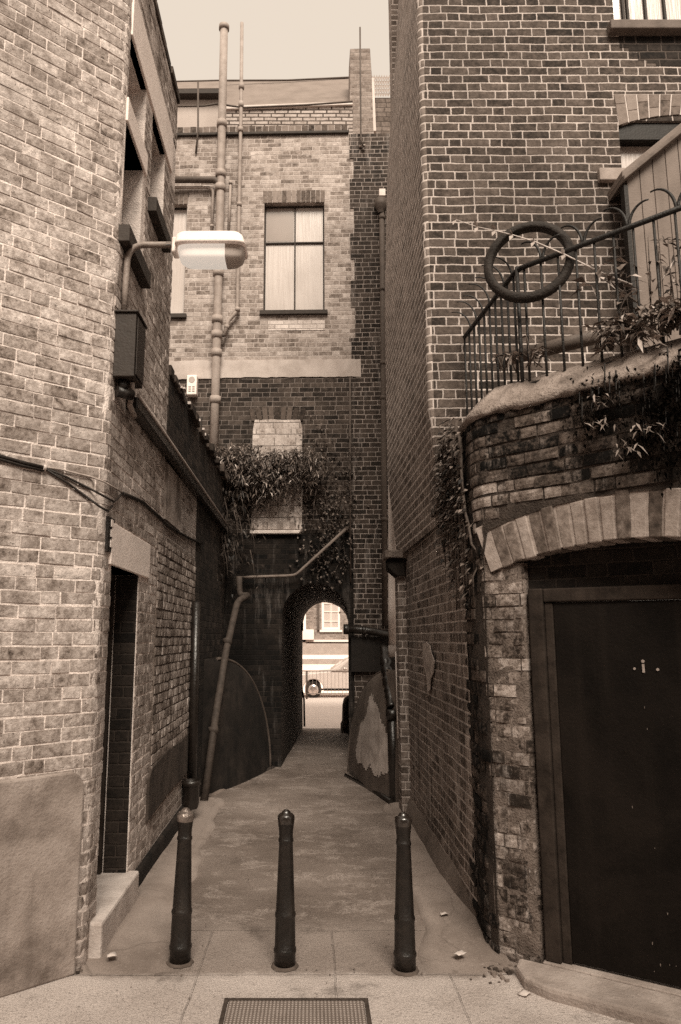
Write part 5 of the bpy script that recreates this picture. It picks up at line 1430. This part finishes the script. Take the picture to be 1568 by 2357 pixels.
# ivy clinging to the end wall
stems, leaves = [], []
for i in range(26):
    px = rnd.uniform(696, 806); py = rnd.uniform(1000, 1330)
    a = onE(px, py, .03); pts = [a + V((rnd.uniform(-.05, .05), 0, -.12 * k)) for k in range(3)]; stems.append(pts)
    for k in range(44):
        p = onE(px + rnd.gauss(0, 20), py + rnd.gauss(0, 30), .02 + rnd.random() * .08)
        leaves.append((p, V((rnd.uniform(-1, 1), -.5, rnd.uniform(-1, .3))), rnd.uniform(.03, .06), rnd.uniform(.025, .045), .2))
plant('ivy', 'ragged creeper clinging to the sooty brickwork right of the whitewashed window', onE(750, 1320), stems, leaves, MAT['stem'], island('creeper_leaf', .02, .20, .6), .005, cat='climber')
# second dark growth at the left over the coping
stems, leaves = [], []
for i in range(26):
    px = rnd.uniform(478, 580); py = rnd.uniform(1100, 1260) if px < 560 else rnd.uniform(1180, 1300)
    a = onY(px, py, 10.6 + rnd.uniform(-.3, .3)); stems.append([a, a + V((.05, -.05, -.2)), a + V((.08, -.1, -.45))])
    for k in range(30):
        p = a + V((rnd.gauss(0, .10), rnd.gauss(0, .12), rnd.gauss(-.1, .2)))
        leaves.append((p, V((rnd.uniform(-1, 1), rnd.uniform(-1, .2), rnd.uniform(-1, .2))), rnd.uniform(.05, .10), rnd.uniform(.02, .035), .4))
plant('hanging_creeper', 'dark creeper hanging down from the mossy coping at the alley end', onY(530, 1250, 10.6), stems, leaves, MAT['stem'], island('dark_creeper_leaf', .012, .06, .5), .006, cat='climber')
# woody ivy down the right corner
stems, leaves = [], []
for i in range(28):
    Y0 = rnd.uniform(4.62, 5.5)
    p = V((.99, Y0, rnd.uniform(2.7, 3.28))); pts = [p]; yl = rnd.uniform(.0, .05)
    for k in range(rnd.randint(3, 8)):
        p = p + V((rnd.uniform(-.012, .012), rnd.uniform(-.06, .06) - yl * .3, -rnd.uniform(.07, .16)))
        p.x = min(max(p.x, .965), 1.005) + (.05 if p.y < 4.55 else 0); p.y = max(p.y, 4.5); pts.append(p.copy())
    stems.append(pts)
    dens = rnd.choice((1, 2, 3, 6))
    for q_ in pts:
        for k in range(dens + (4 if q_.z > 2.6 else 0)):
            leaves.append((q_ + V((rnd.uniform(-.04, .01), rnd.gauss(0, .07), rnd.gauss(0, .07))), V((-1, rnd.uniform(-1, .6), rnd.uniform(-1, .4))), rnd.uniform(.02, .06), rnd.uniform(.012, .034), .3))
plant('woody_ivy', 'mat of woody ivy stems climbing the rounded corner of the garden wall', (1.0, 4.8, 1.6), stems, leaves, MAT['stem'], island('ivy_leaf', .015, .20, .6), .013, cat='climber')
# weeds on the coping
stems, leaves = [], []
def weed(px, py, k, n, L=.09, W=.03, spread=60):
    c = onF(px, py, k)
    for i in range(n):
        tip = onF(px + rnd.gauss(0, spread), py + rnd.gauss(-10, spread * .5), k + rnd.uniform(-.08, .1))
        root_ = c + V((rnd.uniform(-.06, .06), rnd.uniform(-.03, .03), -.05)); mid = root_.lerp(tip, .5) + V((0, 0, .05)); stems.append([root_, mid, tip])
        for j in range(5):
            p = mid.lerp(tip, j / 4)
            leaves.append((p, V((rnd.uniform(-1, 1), rnd.uniform(-1, .3), rnd.uniform(-.6, .5))), L * rnd.uniform(.6, 1.3), W * rnd.uniform(.6, 1.2), .35))
weed(1450, 762, -.12, 34, .085, .03, 44); weed(1540, 735, -.1, 34, .085, .03, 40); weed(1390, 785, -.12, 20, .07, .024, 30); weed(1230, 825, -.14, 9, .06, .022, 34); weed(1170, 838, -.16, 6, .05, .02, 22)
plant('weeds', 'tangle of strap leaved weeds growing along the sloping wall coping', onF(1450, 790, -.1), stems, leaves, MAT['stem'], island('weed_leaf', .05, .30, .5), .004, cat='weeds', mleaf2=island('pale_weed_leaf', .2, .5, .5))
# broad leaved sapling behind the railing
stems, leaves = [], []
tr = [onP(1500, 720, kc + V((.1, .1, 0)), dRl), onP(1420, 660, kc + V((.1, .1, 0)), dRl), onP(1380, 620, kc + V((.05, .05, 0)), dRl)]
stems.append(tr)
for (px, py) in ((1365, 612), (1400, 590), (1425, 615), (1330, 660), (1350, 650), (1400, 650), (1440, 640), (1455, 670), (1465, 700), (1420, 690), (1390, 600), (1445, 605), (1375, 635), (1430, 660), (1405, 625), (1460, 735)):
    p = onP(px, py, kc + V((0, 0, 0)), dRl)
    leaves.append((p, V((rnd.uniform(-1, .8), rnd.uniform(-1, 0), rnd.uniform(-.5, .5))), rnd.uniform(.09, .14), rnd.uniform(.035, .05), .5))
    leaves.append((p + V((.03, 0, -.02)), V((rnd.uniform(-1, 1), rnd.uniform(-1, 0), rnd.uniform(-.9, .2))), rnd.uniform(.07, .11), rnd.uniform(.03, .04), .5))
for (px, py) in ((1540, 560), (1550, 600), (1560, 640), (1530, 620), (1525, 590), (1562, 690), (1535, 660)):
    p = onP(px, py, kc + V((.02, .02, 0)), dRl)
    for k in range(4): leaves.append((p + V((rnd.uniform(-.04, .04), 0, rnd.uniform(-.04, .04))), V((rnd.uniform(-1, 1), rnd.uniform(-1, 0), rnd.uniform(-.9, .4))), rnd.uniform(.04, .08), rnd.uniform(.012, .022), .4))
for i in range(70):
    px, py = rnd.uniform(1488, 1600), rnd.uniform(530, 745)
    if rnd.random() < .35 and px < 1510: continue
    p = onP(px, py, kc + V((rnd.uniform(.0, .12), rnd.uniform(0, .1), 0)), dRl)
    leaves.append((p, V((rnd.uniform(-1, 1), rnd.uniform(-1, 0), rnd.uniform(-.9, .4))), rnd.uniform(.04, .10), rnd.uniform(.014, .034), .4))
for i in range(5):
    stems.append([onP(1500 + 22 * i, 770, kc + V((.05, .05, 0)), dRl), onP(1497 + 24 * i, 650, kc + V((.04, .04, 0)), dRl), onP(1492 + 23 * i, 545 + 20 * (i % 2), kc, dRl)])
stems.append([onP(1560, 760, kc + V((.02, .02, 0)), dRl), onP(1545, 640, kc + V((.02, .02, 0)), dRl), onP(1538, 560, kc, dRl)])
plant('sapling', 'broad leaved sapling growing through the iron railing beside the boarding', tr[0], stems, leaves, MAT['stem'], island('sapling_leaf', .05, .16, .5), .006, cat='sapling', mleaf2=island('sapling_pale_leaf', .2, .55, .5))
# pale bramble shoot across the tyre
bp = [onP(px, py, tc + V((-.02, -.08, 0)), V((.93, -.36, 0))) for px, py in ((1455, 655), (1380, 625), (1300, 585), (1230, 555), (1180, 540), (1140, 530), (1100, 522), (1050, 505))]
lv = []
for i, p in enumerate(bp[1:]):
    for sg in (-1, 1): lv.append((p, V((-.6, -.5, sg * .9)), .055, .028, .2))
plant('bramble_shoot', 'pale bramble shoot reaching across the hanging bicycle tyre', bp[0], [bp], lv, MAT['stem_lt'], MAT['leaf_lt'], .006, cat='plant')
stems, leaves = [], []  # near-black leaves added so this stretch of wall reads dark
for i in range(60):
    px = rnd.uniform(1330, 1640); py = rnd.uniform(905 - (px - 1330) * .26, 1070)
    if py > 1000 + (px - 1400) * .3: continue
    c = onF(px, py, .03); stems.append([c + V((0, 0, .14)), c + nF * .02, c + V((.02, 0, -.14))])
    for k in range(34):
        q_ = c + dF * rnd.gauss(0, .07) + V((0, 0, rnd.gauss(0, .09))) + nF * rnd.uniform(.0, .035)
        leaves.append((q_, V((rnd.uniform(-1, .6), rnd.uniform(-1, .2), rnd.uniform(-1.2, .1))), rnd.uniform(.018, .032), rnd.uniform(.012, .02), .4))
plant('darkening_ivy', 'near-black ivy added to darken the garden wall face below the coping', onF(1480, 960, .02), stems, leaves, MAT['black'], island('darkening_ivy_leaf', .0015, .006, .95, spec=.02), .005, cat='climber')
# tufts rooted in the dark wall face
tufts = [((1395, 975), 'small pale tuft rooted highest in the black wall face above the arch'), ((1500, 990), 'spreading pale tuft in the black wall face near the photo edge'), ((1450, 1030), 'low drooping tuft rooted in the black wall just above the arch'), ((1385, 920), 'tiny tuft rooted just under the wall coping')]
for (px, py), lab in tufts:
    lf = []; c = onF(px, py, .02)
    for k in range(16):
        p = onF(px + rnd.gauss(0, 20), py + rnd.gauss(0, 8), .03 + rnd.random() * .05)
        p = p + nF * .05
        lf.append((p, V((rnd.uniform(-1, 1), -.6, rnd.uniform(-.8, .4))), rnd.uniform(.04, .07), rnd.uniform(.010, .018), .4))
    plant('wall_tuft', lab, c, [[c + nF * .0, c + nF * .05]], lf, MAT['stem'], island('tuft_leaf', .08, .28, .5), .004, 'tufts rooted in the black wall', 'plant')
# dry twig on the side wall
tw = [V((1.02, 5.05, 2.66)), V((.98, 5.3, 2.64)), V((.96, 5.55, 2.67)), V((.95, 5.7, 2.70))]
plant('dry_twig', 'dry pale twig sticking out of the right side wall beside the ivy', tw[0], [tw], [(t, V((-.5, .6, .3)), .03, .012, .2) for t in tw], MAT['stem_lt'], MAT['leaf_lt'], .006)

#=====================================================================================================================
# BOLLARDS, COVER, LITTER
#=====================================================================================================================
HB = .80
prof = [(.0, -.03), (.059, -.03), (.059, .066), (.062, .070), (.0635, .080), (.062, .090), (.058, .095), (.055, .245), (.057, .252), (.059, .262), (.057, .272), (.053, .28), (.0395, .64), (.0425, .645), (.044, .652), (.0425, .659), (.039, .665), (.040, .70), (.046, .745)]
cap = [(.046, .745), (.049, .768), (.047, .785), (.036, .796), (.026, .797), (.024, .806), (.013, .816), (.0, .818)]
c0 = onZ(655, 2230, .012)
BO = thing('bollard', 'black iron bollard standing alone in the middle of the alley mouth', 'bollard', (c0.x, c0.y + .059, .006), 'iron bollards across the alley mouth')
mb = MB(); mb.lathe(BO.location, prof, 32); mb.build('post', MAT['iron'], BO)
mb = MB(); mb.lathe(BO.location, cap, 32); mb.build('crown', plain('polished_iron_crown', .016, .22, .4, 20, spec=.9, stain=.25, stain_v=.12, bump=.001), BO)
mb = MB(); rows = []
for r_, z_ in ((.058, .008), (.062, .009), (.068, .006), (.075, -.004)): rows.append([BO.location + V(((r_ + random.uniform(-.004, .006) * (r_ > .06)) * math.cos(2 * math.pi * k / 28), (r_ + random.uniform(-.004, .006) * (r_ > .06)) * math.sin(2 * math.pi * k / 28), z_)) for k in range(28)])
mb.grid(rows, True, None, True); mb.build('mortar_collar', plain('grimy_mortar', .09, .9, .5, 15), BO)
BO.rotation_euler = (0, .004, .7)
c1 = onZ(410, 2222, .012); c2 = onZ(936, 2240, .012)
L1b = dup(BO, (c1.x, c1.y + .059, .006), 'black iron bollard with chipped silvery crown nearest the doorway and step')
L1b.rotation_euler = (-.006, .010, 0)
for ch in L1b.children:
    if ch.name.startswith('crown'):
        ch.data = ch.data.copy(); ch.data.materials[0] = MAT['polish']
dup(BO, (c2.x, c2.y + .059, .006), 'black iron bollard nearest the brown door and lagged drain').rotation_euler = (.004, -.006, 2.1)
AC = thing('access_cover', 'chequered iron access cover set in the front pavement', 'access cover', onZ(680, 2340, 0))
ca, cb = onZ(522, 2306, 0), onZ(842, 2304, 0)
mb = MB(); mb.box((ca.x + .012, ca.y - .46, -.01), (cb.x - .012, ca.y - .012, .011)); mb.build('plate', MAT['checker'], AC, .002)
mb = MB(); x0, x1, y0, y1 = ca.x, cb.x, ca.y - .472, ca.y
mb.box((x0 - .012, y0 - .012, -.01), (x0 + .008, y1 + .012, .013)); mb.box((x1 - .008, y0 - .012, -.01), (x1 + .012, y1 + .012, .013)); mb.box((x0 + .0081, y1 - .008, -.01), (x1 - .0081, y1 + .012, .0129)); mb.box((x0 + .0081, y0 - .012, -.01), (x1 - .0081, y0 + .008, .0129)); mb.build('rim', plain('rusty_rim', .06, .7, .5, 20), AC)
def scrap(px, py, w, h, lab, rot=0.2, zz=.03):
    p = onZ(px, py, zz); rows = []
    for i in range(4):
        rows.append([p + V(((j / 3 - .5) * w * math.cos(rot) - (i / 3 - .5) * h * math.sin(rot), (j / 3 - .5) * w * math.sin(rot) + (i / 3 - .5) * h * math.cos(rot), .006 + random.uniform(0, .012))) for j in range(4)])
    mb = MB(); mb.grid(rows, True); o = mb.build('paper_scrap', MAT['paper'])
    so = o.modifiers.new('thick', 'SOLIDIFY'); so.thickness = .0015
    return tag(o, lab, 'litter', 'scraps of waste paper on the ground')
scrap(1023, 2106, .05, .04, 'flat white paper scrap in the channel beside the right wall, farther of two', .1, .036)
scrap(1058, 2198, .06, .05, 'crumpled white paper scrap in the channel nearest the brown door', .6, .036)
scrap(257, 2202, .05, .05, 'crumpled white paper scrap in the channel below the doorstep', .3, .036)
scrap(1208, 2290, .06, .05, 'torn white paper scrap on the pavement against the threshold', .8, .005)
rb = []
mb = MB()
for i in range(34):
    p = onZ(rnd.gauss(1135, 26), rnd.gauss(2242, 12), .0); s_ = rnd.uniform(.006, .03)
    mb.obox(p, V((s_, s_ * .3, 0)), V((-s_ * .2, s_ * .8, 0)), V((0, .1 * s_, s_ * .6)))
for i in range(26):
    p = onZ(rnd.uniform(150, 190), rnd.uniform(2222, 2245), .0); s_ = rnd.uniform(.006, .022)
    mb.obox(p, V((s_, s_ * .3, 0)), V((-s_ * .2, s_ * .8, 0)), V((0, .1 * s_, s_ * .6)))
for i in range(60):
    p = onZ(rnd.uniform(300, 1100), rnd.uniform(1900, 2300), .006); s_ = rnd.uniform(.003, .009)
    mb.obox(p, V((s_, s_ * .3, 0)), V((-s_ * .2, s_ * .8, 0)), V((0, .1 * s_, s_ * .5)))
setting(mb.build('rubble', island('rubble_bits', .05, .22)), 'stuff', 'broken brick crumbs and dirt scattered on the ground', 'rubble')

#=====================================================================================================================
# UNSEEN TERRACE BEHIND THE VIEWER, ADDED TO SHADE THE LOWER WALLS
#=====================================================================================================================
OH = thing('shading_terrace', 'unseen brick terrace added across the street behind the viewer to shade the lower walls', 'building', (0, -6, 0))
hl = [(i * 2.6 - 10.4 + .8, i * 2.6 - 10.4 + 1.8, zz_, zz_ + 1.5) for i in range(8) for zz_ in (1.0, 4.0, 6.8)]
wall('wall', (0, -6), (1, 0), -12, 12, -.1, 10.6, MAT['far'], OH, holes=hl, out=(0, 1), thick=.3)
FO, dO, nO = plan_frame((0, -6), (1, 0), (0, 1))
for h_ in hl: window(FO, dO, nO, *h_, .1, OH, fw=.07, glassm=MAT['glass_dark'], framem=MAT['white'], bars_h=[(h_[2] + h_[3]) / 2])
#=====================================================================================================================
# FAR STREET
#=====================================================================================================================
def onS(px, zy, Y):    # from the enlarged crop of the arch opening
    return onY((860 + px / 5.123) * .7671, (1780 + zy / 5.123) * .7671, Y)
YH = 31.0
FH = thing('terrace_house', 'brick terrace house with white sash windows across the far street', 'building', (0, YH, gz(YH)))
FHf, dH, nH = plan_frame((0, YH), (1, 0), (0, -1))
wa = onS(540, 560, YH); wb = onS(825, 120, YH)
hw = (wa.x, wb.x, wa.z, wa.z + 1.75)
hw2 = (hw[0] - 3.0, hw[1] - 3.0, hw[2], hw[3]); hw3 = (hw[0] + 3.0, hw[1] + 3.0, hw[2], hw[3])
wall('wall', (0, YH), (1, 0), -9, 9, -.4, 9, MAT['far'], FH, holes=[hw, hw2, hw3], out=(0, -1), thick=.3)
for h_ in (hw, hw2, hw3):
    m_ = (h_[0] + h_[1]) / 2
    window(FHf, dH, nH, *h_, .05, FH, fw=.10, glassm=MAT['blind'], framem=MAT['white'], bars_v=[m_ - .03, m_ + .03], bars_h=[h_[2] + .35, h_[2] + .75, h_[2] + 1.1])
    slab('window_sill', FHf, dH, nH, h_[0] - .08, h_[1] + .08, h_[2] - .09, h_[2], -.05, .08, MAT['white'], FH)
slab('pilaster', FHf, dH, nH, onS(215, 300, YH).x, onS(300, 300, YH).x, -.3, 8, 0, .12, MAT['white'], FH)
slab('drainpipe', FHf, dH, nH, onS(470, 300, YH).x, onS(505, 300, YH).x, onS(470, 560, YH).z, 8, .01, .10, MAT['pipe_dk'], FH)
slab('string_course', FHf, dH, nH, -9, 9, onS(300, 745, YH).z, onS(300, 712, YH).z, 0, .12, MAT['white'], FH)
slab('porch_block', FHf, dH, nH, onS(220, 600, YH).x, onS(420, 600, YH).x, onS(220, 710, YH).z, onS(220, 555, YH).z, 0, .3, MAT['white'], FH)
Yw = 29.6
SW = thing('front_garden_wall', 'low pale banded wall between the parked car and the far house', 'wall', (0, Yw, gz(Yw)))
for (za, zb_, m, t_) in ((-.4, onS(0, 1090, Yw).z, 'white', .2), (onS(0, 1090, Yw).z, onS(0, 1010, Yw).z, 'pipe', .17), (onS(0, 1010, Yw).z, onS(0, 945, Yw).z, 'white', .2), (onS(0, 945, Yw).z, onS(0, 770, Yw).z, 'pipe', .15)):
    mb = MB(); mb.box((-9, Yw - t_ / 2, za), (9, Yw + t_ / 2, zb_)); mb.build('band', MAT[m] if m != 'pipe' else plain('grey_wall_band', .32, .9, .2, 4), SW)
# parked car, pointing left
YCr = 26.6
CR = thing('parked_car', 'pale saloon car parked behind the guard rail across the far street', 'car', (0, YCr, gz(YCr)))
hubp = onS(412, 1505, YCr - .8); gy = gz(YCr)
x0 = hubp.x - .72; W2 = .8
side = [(.0, .42), (.03, .68), (.12, .80), (.9, .88), (1.32, .93), (1.95, 1.33), (2.15, 1.38), (3.05, 1.38), (3.25, 1.33), (3.65, .96), (4.25, .90), (4.32, .80), (4.33, .40), (4.2, .28), (3.75, .24), (.35, .24), (.08, .30)]
def carloop(y, inset, up=0): return [V((x0 + x, y, gy + z)) for x, z in side]
lower = [(x, min(z, .93)) for x, z in side if z <= .97]
mb = MB()
wheelx = (.72, 3.25)
def sidepoly():
    top = [(.0, .42), (.03, .66), (.12, .79), (.9, .87), (1.32, .92), (3.65, .95), (4.25, .89), (4.32, .78), (4.33, .40), (4.2, .28)]
    bot = []
    for wx in wheelx[::-1]:
        bot.append((wx + .36, .24)); bot += [(wx + .36 * math.cos(t), .28 + .36 * math.sin(t)) for t in [math.pi * i / 12 for i in range(13)]]; bot.append((wx - .36, .24))
    return top + bot + [(.08, .28)]
mb.prism([V((x0 + x, YCr - W2, gy + z)) for x, z in sidepoly()], (0, 2 * W2, 0)); mb.build('body', MAT['carpaint'], CR, .04)
roofp = [(1.30, .92), (1.92, 1.33), (2.1, 1.38), (3.05, 1.38), (3.25, 1.33), (3.66, .95)]
mb = MB(); mb.prism([V((x0 + x, YCr - W2 + .14, gy + z)) for x, z in roofp], (0, 2 * W2 - .28, 0)); mb.build('cabin', MAT['carpaint'], CR, .05)
for (wp) in ([(1.62, .96), (1.98, 1.29), (2.45, 1.31), (2.45, .97)], [(2.52, .97), (2.52, 1.31), (3.02, 1.31), (3.40, .98)]):
    mb = MB(); mb.prism([V((x0 + x, YCr - W2 + .13, gy + z)) for x, z in wp], (0, .02, 0)); mb.build('side_window', MAT['blind'], CR)
mb = MB(); mb.prism([V((x0 + 1.36, YCr - .6, gy + .955)), V((x0 + 1.36, YCr + .6, gy + .955)), V((x0 + 1.90, YCr + .52, gy + 1.31)), V((x0 + 1.90, YCr - .52, gy + 1.31))], (-.012, 0, .014)); mb.build('windscreen', MAT['blind'], CR)
mb = MB(); mb.box((x0 + 1.35, YCr - W2 - .012, gy + .89), (x0 + 3.9, YCr - W2 - .002, gy + .92)); mb.build('trim_strip', MAT['black'], CR)
mb = MB(); mb.box((x0 + .95, YCr - W2 - .012, gy + .27), (x0 + 2.95, YCr - W2 - .002, gy + .33)); mb.build('sill_trim', MAT['black'], CR)
mb = MB(); mb.box((x0 + 1.75, YCr - W2 - .08, gy + .94), (x0 + 1.88, YCr - W2 + .02, gy + 1.02)); mb.build('mirror', MAT['chrome'], CR, .01)
mb = MB(); mb.box((x0 - .06, YCr - W2 + .05, gy + .40), (x0 + .02, YCr + W2 - .05, gy + .50)); mb.build('bumper', MAT['chrome'], CR, .02)
mb = MB(); mb.box((x0 + 4.3, YCr - W2 + .05, gy + .40), (x0 + 4.39, YCr + W2 - .05, gy + .50)); mb.build('bumper', MAT['chrome'], CR, .02)
for sgn in (-1, 1):
    mb = MB(); mb.tube([V((x0 - .015, YCr + sgn * .55, gy + .62)), V((x0 + .06, YCr + sgn * .55, gy + .62))], .09, 14); mb.build('headlight', MAT['chrome'], CR)
for wx in wheelx:
    for sgn in (-1, 1):
        yw = YCr + sgn * (W2 - .10); mb = MB()
        mb.tube([V((x0 + wx, yw - .09, gy + .285)), V((x0 + wx, yw - .08, gy + .285)), V((x0 + wx, yw + .08, gy + .285)), V((x0 + wx, yw + .09, gy + .285))], [.26, .285, .285, .26], 24); w_ = mb.build('wheel', MAT['rubber'], CR)
        mb = MB(); mb.tube([V((x0 + wx, yw + sgn * .088, gy + .285)), V((x0 + wx, yw + sgn * .10, gy + .285)), V((x0 + wx, yw + sgn * .108, gy + .285))], [.185, .18, .05], 20); mb.build('rim', MAT['chrome'], w_)
# pedestrian guard rail in front of it
YG = 25.2
GR = thing('guard_rail', 'pedestrian guard rail of thin bars at the far kerb before the car', 'railing', (0, YG, gz(YG)))
zt_ = onS(300, 1192, YG).z; zb_ = onS(300, 1540, YG).z
mb = MB(); mb.tube([(-4, YG, zt_), (5, YG, zt_)], .02, 6); mb.tube([(-4, YG, zb_), (5, YG, zb_)], .018, 6); mb.build('rail', MAT['pipe'], GR)
for px in (-4, -2, onS(312, 1400, YG).x, 2.0, 4.0):
    mb = MB(); mb.tube([(px, YG, gz(YG)), (px, YG, zt_)], .03, 8); mb.build('post', MAT['pipe_dk'], GR)
mb = MB()
for i in range(72):
    x = -4 + i * .125; mb.tube([(x, YG, zb_), (x, YG, zt_)], .006, 4, False)
mb.build('bars', MAT['pipe'], GR)['kind'] = 'stuff'

#=====================================================================================================================
# CAMERA, SKY, SUN
#=====================================================================================================================
cam = bpy.data.cameras.new('camera'); co = bpy.data.objects.new('camera', cam); COL.objects.link(co)
co.location = EYE; co.rotation_euler = (R(90) + TH, 0, 0)
cam.sensor_fit = 'HORIZONTAL'; cam.sensor_width = 24; cam.lens = FL / 1568 * 24; cam.shift_x = (784 - PX) / 1568
cam.clip_end = 500; cam.clip_start = .05
scene.camera = co

ELEV = R(47)          # high behind the viewer
wld = bpy.data.worlds.new('World'); scene.world = wld; wld.use_nodes = True
nt = wld.node_tree; nt.nodes.clear()
sky = nt.nodes.new('ShaderNodeTexSky'); sky.sky_type = 'NISHITA'; sky.sun_disc = False
sky.sun_elevation = ELEV; sky.dust_density = 6; sky.air_density = 1.2; sky.ozone_density = 1
bw_ = nt.nodes.new('ShaderNodeRGBToBW'); nt.links.new(sky.outputs[0], bw_.inputs[0])
mr = nt.nodes.new('ShaderNodeMath'); mr.operation = 'MULTIPLY_ADD'; nt.links.new(bw_.outputs[0], mr.inputs[0]); mr.inputs[1].default_value = .034; mr.inputs[2].default_value = 2.36
tint = nt.nodes.new('ShaderNodeVectorMath'); tint.operation = 'SCALE'; tint.inputs[0].default_value = (1.0, .86, .715); nt.links.new(mr.outputs[0], tint.inputs['Scale'])
bg = nt.nodes.new('ShaderNodeBackground'); nt.links.new(tint.outputs[0], bg.inputs[0]); bg.inputs[1].default_value = .1
wo = nt.nodes.new('ShaderNodeOutputWorld'); nt.links.new(bg.outputs[0], wo.inputs[0])
sun = bpy.data.lights.new('sun', 'SUN'); so = bpy.data.objects.new('sun', sun); COL.objects.link(so)
sun.energy = 1.6; sun.angle = R(28); sun.color = (1, .90, .76)
sd_ = V((math.sin(R(8)) * math.cos(ELEV), -math.cos(R(8)) * math.cos(ELEV), math.sin(ELEV)))   # towards the sun
so.rotation_euler = sd_.to_track_quat('Z', 'Y').to_euler()
sky.sun_rotation = math.atan2(sd_.x, sd_.y)
vs = scene.view_settings; vs.view_transform = 'Standard'; vs.look = 'None'; vs.exposure = 1.8; vs.gamma = 1; vs.use_curve_mapping = False
scene.cycles.max_bounces = 6; scene.cycles.diffuse_bounces = 4
try: scene.cycles.use_denoising = False
except Exception: pass
